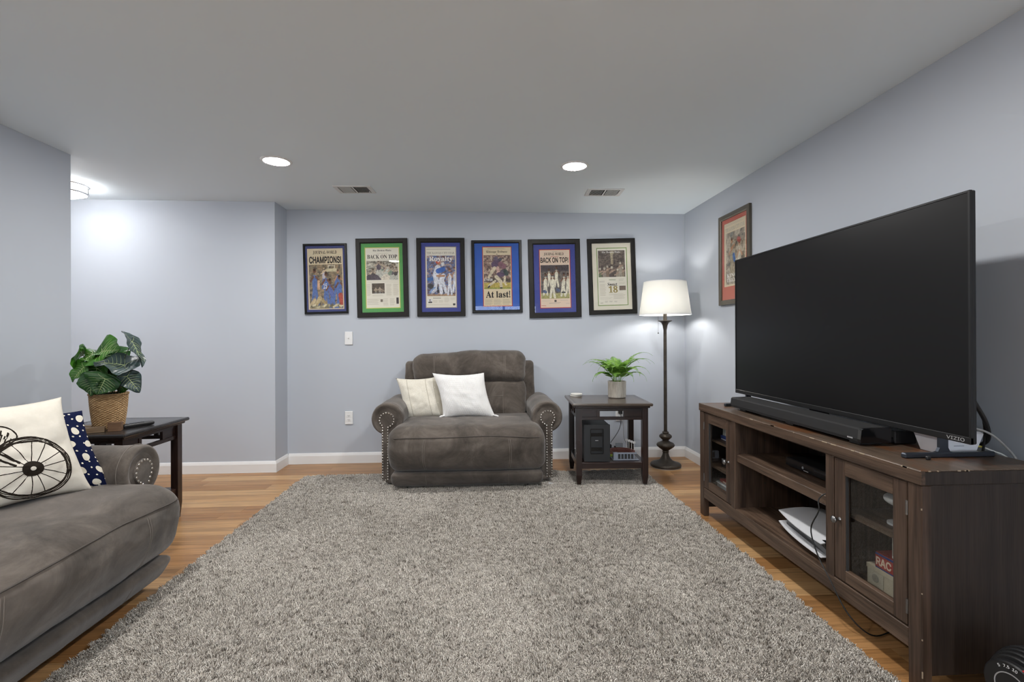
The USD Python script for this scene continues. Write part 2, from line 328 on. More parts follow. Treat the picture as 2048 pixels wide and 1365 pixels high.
for a, b, yy in ((DX0, (DX0+DX1)/2+.03, YR-.035), ((DX0+DX1)/2-.03, DX1, YR-.075)):
    for p_, q_2, r_2, t_2 in ((a, a+.06, 0, DH), (b-.06, b, 0, DH), (a+.06, b-.06, 0, .09), (a+.06, b-.06, DH-.07, DH)): part(dr, 'sash_rail', B(p_, q_2, yy-.016, yy+.016, r_2, t_2, .002), 'trim_white')
    part(dr, 'glass_pane', B(a+.06, b-.06, yy-.002, yy+.002, .09, DH-.07), 'picture_glass')
part(dr, 'handle', B((DX0+DX1)/2+.0, (DX0+DX1)/2+.02, YR-.019, YR+.02, .95, 1.15, .004), 'steel')
struct('ground', B(-4.5, 4.5, -9, YR-.1, -.12, -.06), 'patio')
# baseboard profile: (distance from the wall, height)
BP = [(0, 0), (.014, 0), (.014, .074), (.012, .080), (.007, .094), (.004, .100), (0, .100)]
def baseboard(name, path):
    """swept along a polyline with the room on its right; mitred corners"""
    P = np.array(path, float); D = np.diff(P, axis=0); D /= np.linalg.norm(D, axis=1, keepdims=True); N = np.stack([D[:, 1], -D[:, 0]], 1)
    V = []
    for i in range(len(P)):
        if i == 0: off = N[0]
        elif i == len(P)-1: off = N[-1]
        else: off = (N[i-1]+N[i])/(1+np.dot(N[i-1], N[i]))
        V.append([(P[i, 0]+off[0]*d, P[i, 1]+off[1]*d, z) for d, z in BP])
    k = len(BP); V = np.array(V).reshape(-1, 3); idx = np.arange(len(V)).reshape(-1, k)
    F = np.stack([idx[:-1, :-1], idx[:-1, 1:], idx[1:, 1:], idx[1:, :-1]], -1).reshape(-1, 4)
    m = tm((V, F)); m.fix_normals(); return struct(name, m, 'trim_white')
baseboard('baseboard_alcove', [(XH, YA), (XA, YA), (XA, YB-.0005)])
baseboard('baseboard_back', [(XA+.0145, YB), (XR, YB)])
baseboard('baseboard_right', [(XR, YB-.0145), (XR, YR)])
baseboard('baseboard_left', [(XL, YR), (XL, YL)])
# floor: base, boards that can be told apart, and the boards beyond the picture joined
fl = thing('floor', kind='structure')
part(fl, 'subfloor', B(XH, XR+.1, YR, YB+.1, -.05, -.009), 'slot_dark')
PW = .127; row = 0; far = []
y = YR
rows = int((YB-YR)/PW)+1
for r_ in range(rows):
    y0 = YB-(r_+1)*PW; y1 = y0+PW
    if y0 < YR: break
    x = XH-rng.uniform(0, 1.1); k = 0
    while x < XR:
        L = rng.choice([.9, 1.2, 1.2]); a, b = max(x, XH), min(x+L, XR+.05)
        if b-a > .05:
            m = B(a+.0005, b-.0005, y0+.0005, y1-.0005, -.009, 0)
            vis = y0 > 1.2 and (a < -1.35 and y0 > 1.7 and b > -3.2 or y1 > 4.1 and b > -3.2 or b > 1.3)
            if vis: part(fl, 'plank', m, f'plank_{int(rng.integers(0, 6))}')
            else: far.append(m)
        x += L
part(fl, 'planks_beyond', far, 'plank_1', kind='stuff')

# ------------------------------------------------------------------ recessed lights, hall light, vents, wall plates
def can_light(loc, label):
    t = thing('recessed_light', label, 'ceiling light', loc, group='recessed ceiling lights')
    part(t, 'trim_ring', lathe([(.080, -.001), (.081, -.007), (.088, -.009), (.097, -.006), (.100, -.001), (.100, 0)], 48), 'plastic_white', smooth=40)
    part(t, 'lens', lathe([(0, -.013), (.03, -.0125), (.055, -.011), (.072, -.008), (.080, -.004), (.0805, -.001)], 40), 'can_glow', smooth=40)
    return t
c0 = can_light((-1.402, 3.385, H), 'white recessed ceiling light above the left part of the rug, level with the hallway opening')
copy_of(c0, 'recessed_light', 'white recessed ceiling light in front of the right air vent', (.65, 3.38, H))
for x_, y_, w_ in ((.70, 1.55, 'near the television'), (-1.402, 1.55, 'above the near end of the sofa'), (1.0, -2.1, 'in the far rear corner on the television side'), (-1.65, -2.1, 'in the far rear corner on the sofa side')):
    copy_of(c0, 'recessed_light', 'white recessed ceiling light '+w_, (x_, y_, H))
fx = thing('flush_ceiling_light', 'round flush mount ceiling light with metal bands just past the left wall', 'ceiling light', (-3.26, 3.95, H))
part(fx, 'diffuser', lathe([(0, -.112), (.05, -.110), (.10, -.100), (.140, -.082), (.155, -.066), (.155, -.008), (.12, -.004)], 48), 'flush_glow', smooth=50)
part(fx, 'band', lathe([(.158, -.018), (.168, -.018), (.172, -.013), (.168, -.008), (.158, -.008), (.158, -.018)], 56), 'steel', smooth=30)
part(fx, 'band', lathe([(.155, -.078), (.164, -.078), (.168, -.072), (.164, -.066), (.155, -.066), (.155, -.078)], 56), 'steel', smooth=30)
part(fx, 'ceiling_plate', cyl(.13, .006, (0, 0, -.003), n=40), 'steel', smooth=30)
for k in range(4):
    a = .35+k*PI/2; part(fx, 'clip', cyl(.005, .062, (.164*math.cos(a), .164*math.sin(a), -.044), n=10), 'steel', smooth=30)
copy_of(fx, 'flush_ceiling_light', 'round flush mount ceiling light further down the hallway behind the left wall', (-3.75, 2.2, H), 20)
copy_of(fx, 'flush_ceiling_light', 'round flush mount ceiling light at the closed end of the hallway', (-4.35, 3.1, H), 40)
copy_of(fx, 'flush_ceiling_light', 'round flush mount ceiling light hidden behind the end of the left wall', (-3.45, 3.05, H), 65)
copy_of(fx, 'flush_ceiling_light', 'round flush mount ceiling light just behind the left wall', (-3.12, 2.55, H), 10)
def vent(loc, rz, label, flip):
    t = thing('air_vent', label, 'air vent', loc, rz, group='ceiling air vents')
    w, d, ix, iy = .30, .19, .118, .078
    fr = sbox(-w/2, -d/2, w/2, d/2).difference(union_all([sbox(-ix, -iy, -.006, iy), sbox(.006, -iy, ix, iy)]))
    part(t, 'frame', [extrude(fr, .004, -.007), extrude(sbox(-w/2, -d/2, w/2, d/2).difference(sbox(-w/2+.012, -d/2+.012, w/2-.012, d/2-.012)), .004, -.004)], 'vent_white')
    part(t, 'duct_backing', B(-ix-.004, ix+.004, -iy-.004, iy+.004, -.0012, -.0004), 'vent_dark')
    for s in (-1, 1):
        for k in range(9):
            x = s*(.012+.1*(k+.5)/9+.002); m = B(-.0034, .0034, -iy, iy, -.0006, .0006)
            part(t, 'slat', mv(rot(m, (40 if s*flip > 0 else -40), (0, 1, 0)), x, 0, -.0042), 'vent_white')
    part(t, 'lever', B(ix-.012, ix-.004, .035, .062, -.013, -.006, .001), 'vent_white')
    return t
vent((-1.038, 4.006, H), -2.5, 'white ceiling air vent nearer the hallway, left of the two', 1)
vent((1.015, 3.988, H), -2.5, 'white ceiling air vent in the corner near the television, right of the two', 1)
def wall_plate(name, loc, label, cat, kind):
    t = thing(name, label, cat, loc)
    part(t, 'plate', rbox(.074, .012, .124, .005, 10, (0, -.002, 0)), 'plastic_white', smooth=40)
    if kind == 'switch':
        part(t, 'toggle_slot', B(-.006, .006, -.0084, -.0075, -.013, .013), 'vent_white')
        part(t, 'toggle', rot(B(-.004, .004, -.020, -.006, -.006, .006, .0015), -28, (1, 0, 0), (0, -.008, 0)), 'plastic_white')
    else:
        for z in (-.02, .02):
            p = part(t, 'receptacle', basis(extrude(sbox(-.017, -.009, .017, .009).buffer(.005), .002), (1, 0, 0), (0, 0, 1), (0, -1, 0), (0, -.0078, z)), 'plastic_white')
            part(p, 'slots', [B(-.0078, -.0052, -.0104, -.0096, z-.003, z+.006), B(.0052, .0078, -.0104, -.0096, z-.003, z+.006), cyl(.0026, .001, (0, -.0101, z-.0085), 'y', 10)], 'slot_dark')
    for z in ((-.042, .042) if kind == 'switch' else (0,)):
        part(t, 'screw', cyl(.003, .0016, (0, -.0084, z), 'y', 10), 'trim_white')
    return t
wall_plate('light_switch', (-1.271, YB-.004, 1.184), 'white single toggle light switch on the grey back wall', 'light switch', 'switch')
wall_plate('wall_outlet', (-1.272, YB-.004, .430), 'white duplex wall outlet low on the wall beside the armchair', 'outlet', 'outlet')
wall_plate('wall_outlet', (1.33, YB-.004, .425), 'white wall outlet behind the end table with plugs in it', 'outlet', 'outlet')

# ------------------------------------------------------------------ framed newspapers
def picture(cap, U, V, aspect):
    """colours painted over a u,v grid from capsules (x0,y0,x1,y1,radius,colour); v up"""
    C = cap['bg'](U, V)
    for (x0, y0, x1, y1, r, col) in cap['shapes']:
        dx, dy = x1-x0, (y1-y0)*aspect; L = dx*dx+dy*dy+1e-9
        px, py = U-x0, (V-y0)*aspect; t = np.clip((px*dx+py*dy)/L, 0, 1)
        d = np.hypot(px-t*dx, py-t*dy); a = np.clip((r-d)/.012+.5, 0, 1)[..., None]
        C = C*(1-a)+np.asarray(col)*a
    return C
def print_mesh(x0, x1, z0, z1, y, cap, nx=54):
    nx = int(nx*1.5)
    asp = (z1-z0)/(x1-x0); nz = int(nx*asp)+1
    u, v = np.meshgrid(np.linspace(0, 1, nx), np.linspace(0, 1, nz), indexing='ij')
    C = picture(cap, u, v, asp)
    g = meshkit.noise(np.stack([u*60, v*60*asp, u*0+cap.get('seed', 1)], -1), 3)[..., None]
    g2 = meshkit.noise(np.stack([u*26, v*26*asp, u*0+cap.get('seed', 4)], -1), 6)[..., None]; C = np.clip(C*(.55+.5*g+.42*g2), 0, 1)
    P = np.stack([x0+u*(x1-x0), np.full_like(u, y), z0+v*(z1-z0)], -1).reshape(-1, 3)
    idx = np.arange(nx*nz).reshape(nx, nz)
    F = np.stack([idx[:-1, :-1], idx[1:, :-1], idx[1:, 1:], idx[:-1, 1:]], -1).reshape(-1, 4)
    return (P, F), C.reshape(-1, 3)
def crowd(cols, f=14, seed=0, sky=None):
    cols = np.array(cols)
    def bg(u, v):
        n = meshkit.noise(np.stack([u*f, v*f*1.5, u*0+.5], -1), seed); m = meshkit.noise(np.stack([u*f*2.3, v*f*3.1, u*0+.5], -1), seed+5)
        k = np.clip((n*.6+m*.4-.2)/.6*len(cols), 0, len(cols)-1.001); i = k.astype(int)
        C = cols[i]
        if sky is not None:
            y, c = sky; a = np.clip((v-y)/.05, 0, 1)[..., None]; C = C*(1-a)+np.asarray(c)*a*(.8+.4*n[..., None])
        return C
    return bg
def player(x, y, s, jersey, skin, pants, lean=0., arms=1, legs=.1):
    """a small standing figure of flat shapes: legs, body, arms, head"""
    return [(x-legs*s*.2, y+.5*s, x-legs*s, y, .055*s, pants), (x+legs*s*.2, y+.5*s, x+legs*s*1.1, y, .055*s, pants),
            (x+lean*s*.2, y+.52*s, x+lean*s, y+.78*s, .095*s, jersey), (x+lean*s-.05*s, y+.8*s, x+lean*s-.16*s*arms, y+.66*s+.2*s*(arms < 0), .035*s, skin), (x+lean*s+.05*s, y+.8*s, x+lean*s+.17*s*arms, y+.68*s, .035*s, skin),
            (x+lean*s, y+.95*s, x+lean*s, y+.97*s, .058*s, skin), (x+lean*s, y+1.0*s, x+lean*s, y+1.01*s, .05*s, tuple(c*.3 for c in skin))]
SK, SK2 = (.42, .24, .15), (.16, .08, .05)
def text_lines(cols, rows):
    """columns of body copy: (x0,x1,z0,z1) rectangles filled with broken lines"""
    out = []
    for (x0, x1, z0, z1) in cols:
        n = max(2, int((z1-z0)/.0075))
        for k in range(n):
            z = z1-(k+.5)*(z1-z0)/n; e = x1-(x1-x0)*rng.uniform(0, .25)
            out.append(B(x0, e, -.0003, 0, z-.0011, z+.0011))
    return out
def frame(cx, cz, w, h, tilt, b, mat_c, liner, paper, pbox, frame_m, label, content, mlin=.012, right_wall=False, bt=None):
    """pbox: the paper with its liner in fractions of the frame (left, right, top, bottom); content(part_of_paper, x0, x1, z0, z1)"""
    loc = (XR, cx, cz) if right_wall else (cx, YB, cz)
    t = thing('framed_newspaper', label, 'framed newspaper', loc, -90 if right_wall else 0, group=None if right_wall else 'framed newspapers in a row on the back wall')
    R = lambda m: rot(m, -tilt, (0, 1, 0))
    bt = bt or b; x0, x1, z0, z1 = -w/2, w/2, -h/2, h/2
    # mitred moulding, one piece per side
    prof = [(0, -.002), (0, -.022), (.003, -.025), (b*.8, -.025), (b, -.019), (b, -.002)]
    for side in range(4):
        ring = [(x0, z0), (x1, z0), (x1, z1), (x0, z1)]; p, q = np.array(ring[side]), np.array(ring[(side+1) % 4]); d = (q-p)/np.linalg.norm(q-p); n = np.array([-d[1], d[0]])
        V = [];
        for e, s in ((p, 1), (q, -1)):
            for (o, yy) in prof: V.append([e[0]+n[0]*o+d[0]*o*s, yy, e[1]+n[1]*o+d[1]*o*s])
        k = len(prof); F = [[i, (i+1) % k, k+(i+1) % k, k+i] for i in range(k)]; m = tm((V, F)); m.fix_normals()
        part(t, 'moulding', R(m), frame_m)
    part(t, 'backing', R(B(x0+.004, x1-.004, -.004, -.0005, z0+.004, z1-.004)), 'slot_dark')
    a0, a1, c1, c0 = x0+pbox[0]*w, x0+pbox[1]*w, z1-pbox[2]*h, z1-pbox[3]*h
    def ring_mesh(o, i, y, d):
        return basis(extrude(sbox(*o).difference(sbox(*i)), d), (1, 0, 0), (0, 0, 1), (0, -1, 0), (0, y, 0))
    part(t, 'mat_board', R(ring_mesh((x0+.006, z0+.006, x1-.006, z1-.006), (a0, c0, a1, c1), -.009, .002)), mat_c)
    l = mlin
    if liner: part(t, 'mat_liner', R(ring_mesh((a0-.004, c0-.004, a1+.004, c1+.004), (a0+l*.6, c0+l*.6, a1-l*.6, c1-l*.6), -.0078, .0011)), liner)
    pp = part(t, 'newspaper', R(B(a0-.002, a1+.002, -.0078, -.0070, c0-.002, c1+.002)), paper)
    q = (a0+l*.6, a1-l*.6, c0+l*.6, c1-l*.6) if liner else (a0, a1, c0, c1)
    Wd, Hd = q[1]-q[0], q[3]-q[2]
    fx = lambda u: q[0]+u*Wd
    fz = lambda v: q[3]-v*Hd
    YP = -.0078
    def tx(s, style, u0, u1, v0, v1, ink='ink_black', bold=0, name='headline', y=YP): part(pp, name, R(text(s, style, fx(u0), fx(u1), fz(v1), fz(v0), y, bold)), ink)
    def ph(u0, u1, v0, v1, cap, nx=54, y=YP-.0003):
        m, C = print_mesh(fx(u0), fx(u1), fz(v1), fz(v0), y, cap, nx); part(pp, 'photo', R(tm(m)), 'print', colors=C)
    def ln(cols, ink='ink_light'): part(pp, 'body_text', R(mv(trimesh.util.concatenate(text_lines([(fx(a), fx(b_), fz(d), fz(c)) for a, b_, c, d in cols], 0)), 0, YP, 0)), ink, kind='stuff')
    def rule(u0, u1, v, th=.0012, ink='ink_grey'): part(pp, 'rule', R(B(fx(u0), fx(u1), YP-.0003, YP, fz(v)-th/2, fz(v)+th/2)), ink)
    content(tx, ph, ln, rule)
    part(t, 'glass', R(B(x0+b*.7, x1-b*.7, -.0165, -.0145, z0+b*.7, z1-b*.7)), 'picture_glass')
    return t
WH, GY = (.66, .66, .66), (.2, .2, .2)
def fill_champions(tx, ph, ln, rule):
    rule(.32, .62, .02, .001); tx('JOURNAL-WORLD', 'serif', .16, .83, .035, .095, name='masthead'); rule(.03, .97, .107, .001); rule(.36, .66, .112, .002)
    tx('CHAMPIONS!', 'sans', .05, .95, .128, .245, bold=4)
    bl = (.10, .16, .36); s = []
    s += [(.58, .97, .77, .97, .012, (.6, .55, .42)), (.58, .88, .58, .97, .012, (.6, .55, .42)), (.77, .88, .77, .97, .012, (.6, .55, .42)), (.55, .87, .8, .87, .05, (.5, .45, .3))]
    s += player(.44, .46, .48, (.5, .46, .5), (.55, .42, .26), bl, 0, -1) + player(.16, .1, .78, bl, SK2, bl) + player(.80, .2, .66, bl, SK, bl, .1) + player(.50, .06, .74, bl, SK2, bl) + player(.90, .0, .72, bl, SK2, bl) + player(.68, -.05, .70, (.11, .14, .34), SK2, bl, -.1)
    s += [(.28, .62, .27, .45, .035, (.55, .35, .22)), (.14, .2, .02, .05, .05, (.5, .4, .24)), (.30, .24, .16, .05, .06, (.45, .36, .2)), (.38, .2, .52, .05, .05, (.35, .27, .14)), (.93, .3, .97, .1, .07, (.36, .08, .06))]
    s += [(x, .02+.05*rng.random(), x+.05, .03+.06*rng.random(), .03, tuple(np.array((.6, .54, .36))*rng.uniform(.2, 1.1))) for x in np.linspace(0, 1, 22)]
    ph(.04, .97, .262, .985, dict(bg=crowd([(.06, .06, .05), (.12, .10, .08), (.22, .18, .12), (.3, .22, .14), (.10, .12, .2)], 11, 2), shapes=s))
    tx('15', 'sans', .43, .53, .575, .66, 'ink_white', 2, 'jersey_number', -.0083)
def fill_globe(tx, ph, ln, rule):
    tx('The Boston Globe', 'frak', .22, .78, .025, .062, name='masthead'); tx('NEW ENGLAND EDITION', 'sans', .34, .68, .088, .096, 'ink_grey', name='masthead_line')
    tx('BACK ON TOP', 'serif', .05, .95, .112, .178); rule(.03, .97, .195, .0015)
    s = []
    for k in range(16): s += player(rng.uniform(.05, .95), rng.uniform(-.35, .35), rng.uniform(.55, .8), [(.5, .52, .46), (.08, .07, .07), (.2, .26, .2), (.12, .1, .12)][k % 4], (.42, .34, .26), (.45, .45, .4), rng.uniform(-.1, .1))
    s += [(.55, .0, .62, .12, .12, (.6, .55, .46)), (.1, .1, .3, .05, .12, (.1, .085, .1)), (.3, .15, .38, .0, .08, (.12, .10, .12))]
    ph(.02, .97, .215, .535, dict(bg=crowd([(.08, .07, .07), (.2, .19, .16), (.36, .34, .28), (.52, .5, .42), (.18, .22, .18)], 12, 5), shapes=s))
    rule(.03, .97, .552, .001); rule(.03, .97, .575, .001)
    s = player(.3, -.2, .8, (.3, .26, .2), (.45, .36, .28), GY)+player(.62, -.2, .85, (.34, .3, .24), (.45, .36, .28), GY)+player(.85, -.25, .7, (.2, .17, .14), (.4, .32, .25), GY)
    ph(.17, .55, .592, .762, dict(bg=crowd([(.05, .04, .04), (.12, .1, .08), (.2, .16, .13)], 6, 8), shapes=s), 36)
    ln([(.02, .14, .60, .80), (.60, .77, .60, .80), (.81, .98, .60, .80), (.18, .55, .775, .81), (.02, .40, .845, .95), (.50, .66, .845, .97), (.70, .86, .845, .97)])
    ph(.42, .49, .86, .905, dict(bg=crowd([(.2, .17, .14), (.4, .36, .3)], 4, 3), shapes=[]), 12); ph(.90, .97, .835, .94, dict(bg=crowd([(.06, .05, .05), (.14, .12, .1)], 4, 3), shapes=[]), 12)
def fill_royalty(tx, ph, ln, rule):
    ln([(.02, .98, .018, .042)], 'ink_grey'); tx('THE KANSAS CITY STAR.', 'serif', .03, .97, .075, .112, 'ink_grey', name='masthead')
    rb, wh = (.05, .13, .42), (.62, .64, .70)
    s = [(0, .42, .2, .42, .06, (.05, .14, .36)), (0, .02, 1, .02, .035, (.36, .24, .15)), (.4, .12, .9, .1, .06, (.06, .06, .07)), (.1, .25, .3, .2, .09, (.06, .06, .07))]
    s += [(.30, .50, .32, .36, .085, wh), (.34, .38, .28, .2, .06, wh), (.26, .2, .12, .1, .045, (.2, .3, .5)), (.2, .1, .3, .16, .05, (.5, .52, .58)), (.58, .5, .46, .34, .08, wh), (.46, .34, .5, .08, .06, wh), (.56, .36, .66, .1, .05, wh),
          (.30, .52, .38, .70, .10, wh), (.40, .62, .56, .66, .09, rb), (.36, .5, .60, .5, .035, SK), (.42, .80, .42, .82, .06, SK), (.42, .84, .36, .83, .045, (.5, .1, .06)), (.56, .78, .56, .8, .055, (.6, .6, .62))]
    s += player(.80, .04, .62, wh, SK, wh)+player(.98, .1, .6, (.5, .52, .6), SK, wh)
    ph(.03, .98, .138, .815, dict(bg=crowd([(.08, .06, .08), (.16, .10, .10), (.12, .16, .3), (.36, .28, .26), (.5, .46, .46)], 13, 11), shapes=s), 60)
    tx('Royalty', 'serif', .10, .90, .150, .250, 'ink_white', 1, y=-.0083)
    part_lines = [(.22, .55, .835, .862)]; ln(part_lines, 'ink_black'); ln([(.22, .38, .885, .925), (.41, .57, .885, .925), (.60, .77, .835, .925), (.80, .97, .835, .88), (.02, .85, .945, .975)])
    ph(.05, .19, .865, .93, dict(bg=lambda u, v: np.full(u.shape+(3,), .66), shapes=[(.45, .75, .5, .78, .13, (.05, .04, .04)), (.3, .1, .8, .15, .22, (.05, .05, .05)), (.5, .5, .5, .3, .1, (.25, .2, .18))]), 24); ph(.89, .97, .94, .972, dict(bg=crowd([(.05, .05, .05), (.4, .38, .34)], 6, 3), shapes=[]), 12)
def fill_tribune(tx, ph, ln, rule):
    ln([(.16, .84, .016, .036)], 'ink_grey'); tx('Chicago Tribune', 'frak', .12, .87, .055, .105, name='masthead'); ln([(.47, .53, .112, .122)], 'ink_black')
    pj, wh = (.10, .07, .12), (.52, .46, .34)
    s = [(0, .26, 1, .26, .06, (.07, .055, .05)), (0, .08, 1, .08, .13, (.40, .32, .08)), (0, .02, 1, .02, .03, (.26, .28, .06))]
    s += [(.40, .72, .50, .80, .12, pj), (.44, .90, .46, .91, .07, (.12, .1, .14)), (.40, .62, .28, .48, .06, wh), (.28, .48, .18, .34, .045, wh), (.52, .62, .55, .46, .06, (.45, .3, .26)), (.62, .74, .74, .66, .09, (.2, .1, .13)), (.6, .86, .62, .87, .06, (.08, .08, .1)),
          (.56, .42, .72, .44, .09, pj), (.68, .52, .69, .53, .06, (.1, .09, .12)), (.46, .36, .62, .22, .065, wh), (.62, .22, .64, .06, .05, wh), (.42, .24, .18, .09, .04, wh), (.80, .52, .84, .45, .08, (.05, .07, .07)), (.78, .36, .76, .2, .04, wh), (.76, .2, .82, .12, .03, wh), (.2, .08, .16, .05, .03, (.05, .05, .05)), (.62, .03, .66, .03, .03, (.05, .05, .05))]
    ph(.02, .98, .135, .712, dict(bg=crowd([(.06, .05, .05), (.12, .09, .08), (.22, .14, .12), (.4, .33, .26), (.35, .1, .08)], 14, 21), shapes=s), 60)
    tx('ETWOR', 'sans', .03, .33, .535, .575, 'ink_white', 2, 'banner_lettering', -.0083)
    tx('At last!', 'serif', .08, .95, .745, .862, bold=1); ln([(.04, .33, .885, .985), (.36, .65, .885, .985), (.68, .97, .885, .985)], 'ink_grey')
def fill_backtop(tx, ph, ln, rule):
    ln([(.42, .62, .022, .034)], 'ink_light'); tx('JOURNAL-WORLD', 'serif', .14, .80, .045, .098, 'ink_black', name='masthead'); rule(.02, .98, .112, .001); rule(.36, .62, .115, .003, 'ink_red')
    tx('BACK ON TOP!', 'sans', .02, .96, .128, .222, bold=3); rule(.02, .98, .245, .001)
    wh = (.60, .57, .46); s = [(0, .05, 1, .05, .13, (.34, .32, .14)), (.4, .3, .6, .3, .12, (.1, .09, .09))]
    for (x, y, k) in ((.15, .12, .62), (.40, .04, .72), (.55, .36, .58), (.78, .08, .66), (.95, .14, .6), (.3, .38, .5)):
        s += player(x, y, k, wh, SK2, wh, rng.uniform(-.06, .06))
    s += [(.1, .22, .16, .2, .05, (.1, .13, .22)), (.58, .26, .62, .24, .05, (.1, .13, .22)), (.74, .18, .84, .18, .025, (.05, .05, .05))]
    ph(.02, .97, .262, .845, dict(bg=crowd([(.06, .055, .06), (.10, .09, .09), (.16, .14, .12), (.3, .27, .22)], 9, 31, (.78, (.07, .06, .065))), shapes=s), 60)
    ln([(.03, .35, .862, .89), (.66, .97, .862, .89)]); ln([(.28, .72, .912, .935)], 'ink_grey'); ph(.46, .53, .868, .905, dict(bg=crowd([(.1, .09, .08), (.3, .27, .2)], 4, 3), shapes=[]), 10); tx('10 PAGES', 'sans', .84, .97, .925, .937, 'ink_grey', name='small_print'); ln([(.02, .2, .955, .975)], 'ink_red')
def fill_sweet(tx, ph, ln, rule):
    s = [(.50, .93, .52, .52, .045, (.36, .31, .22)), (.52, .9, .54, .92, .06, (.42, .38, .26))]
    for (x, y, k, c) in ((.06, -.3, .62, (.16, .2, .12)), (.22, -.35, .68, (.3, .26, .22)), (.5, -.36, .72, (.1, .08, .07)), (.72, -.38, .66, (.32, .28, .22)), (.9, -.36, .7, (.3, .24, .18)), (.34, -.2, .6, (.22, .16, .12)), (.82, -.1, .62, (.34, .3, .24))):
        s += player(x, y, k, c, (.36, .26, .2), c, 0, -1)+[(x, y+.99*k, x, y+1.0*k, .055*k, (.5, .48, .4))]
    ph(.03, .95, .035, .505, dict(bg=crowd([(.06, .05, .045), (.11, .09, .08), (.17, .14, .12), (.27, .23, .2)], 15, 41), shapes=s), 60)
    tx('The Boston Globe', 'frak', .16, .80, .048, .086, 'ink_white', name='masthead', y=-.0083)
    ln([(.38, .62, .545, .565)], 'ink_green'); tx('18', 'serif', .36, .67, .665, .785, 'ink_gold', 1); tx('Sweet', 'serif', .33, .66, .605, .665)
    ln([(.05, .24, .57, .6), (.72, .92, .54, .58)], 'ink_grey'); ln([(.06, .28, .62, .84), (.36, .68, .80, .83), (.72, .94, .60, .64), (.05, .48, .86, .9), (.52, .95, .80, .9)]); ln([(.22, .33, .925, .96), (.37, .49, .925, .96), (.54, .66, .925, .96), (.06, .17, .955, .97)], 'ink_grey')
    ph(.73, .95, .665, .745, dict(bg=crowd([(.08, .06, .05), (.2, .15, .12), (.34, .28, .24)], 6, 8), shapes=[]), 18)
def fill_royals2(tx, ph, ln, rule):
    ln([(.05, .95, .02, .05)], 'ink_light'); tx('THE KANSAS CITY STAR.', 'serif', .06, .94, .075, .135, 'ink_light', name='masthead')
    s = player(.32, .0, .86, (.34, .30, .22), SK, (.4, .35, .26), 0, -1)+player(.68, -.02, .78, (.5, .46, .38), SK, (.5, .44, .32), .05)+[(.42, .55, .46, .45, .06, (.08, .16, .36)), (.3, .95, .34, .97, .07, (.2, .2, .17)), (.66, .82, .72, .8, .07, (.36, .1, .08))]
    ph(.08, .95, .16, .97, dict(bg=crowd([(.12, .11, .09), (.24, .2, .15), (.4, .34, .26), (.5, .42, .3)], 7, 51), shapes=s))
    tx('KINGS', 'serif', .12, .70, .80, .86, 'ink_white', y=-.0083); tx('THEY ARE', 'serif', .12, .88, .872, .93, 'ink_white', y=-.0083)
BF, BW = 'black_frame', 'black_wood_frame'
frame(-1.480, 1.747, .402, .662, 1.5, .019, 'mat_navy', None, 'paper_cream', (.085, .905, .067, .937), BF, 'thin black framed newspaper headed CHAMPIONS! on a navy mat', fill_champions)
frame(-.953, 1.758, .483, .748, 1.2, .046, 'mat_green', 'mat_liner_yellow', 'paper_white', (.165, .84, .111, .889), BW, 'black framed newspaper headed BACK ON TOP on a bright green mat', fill_globe)
frame(-.400, 1.765, .458, .750, .6, .043, 'mat_blue', 'mat_liner_grey', 'paper_white', (.176, .825, .108, .891), BW, 'black framed newspaper headed Royalty on a blue mat', fill_royalty)
frame(.137, 1.773, .484, .700, .9, .028, 'mat_royal', 'mat_liner_red', 'paper_cream', (.212, .800, .084, .913), BF, 'black framed newspaper headed At last! on a wide royal blue mat', fill_tribune)
frame(.698, 1.757, .506, .762, 1.2, .050, 'mat_blue', 'mat_liner_red', 'paper_pink', (.205, .81, .127, .880), BW, 'thick black framed newspaper headed BACK ON TOP! on a blue mat with red liner', fill_backtop)
frame(1.262, 1.778, .474, .740, 1.7, .044, 'mat_ivory', 'mat_liner_green', 'paper_white', (.19, .827, .119, .885), BW, 'black framed newspaper headed Sweet 18 on an ivory mat', fill_sweet)
frame(3.705, 1.812, .468, .735, 0.0, .040, 'mat_red', None, 'paper_cream', (.15, .86, .10, .80), 'bronze_frame', 'dark framed newspaper on a red mat hanging on the right wall, partly behind the television', fill_royals2, right_wall=True)

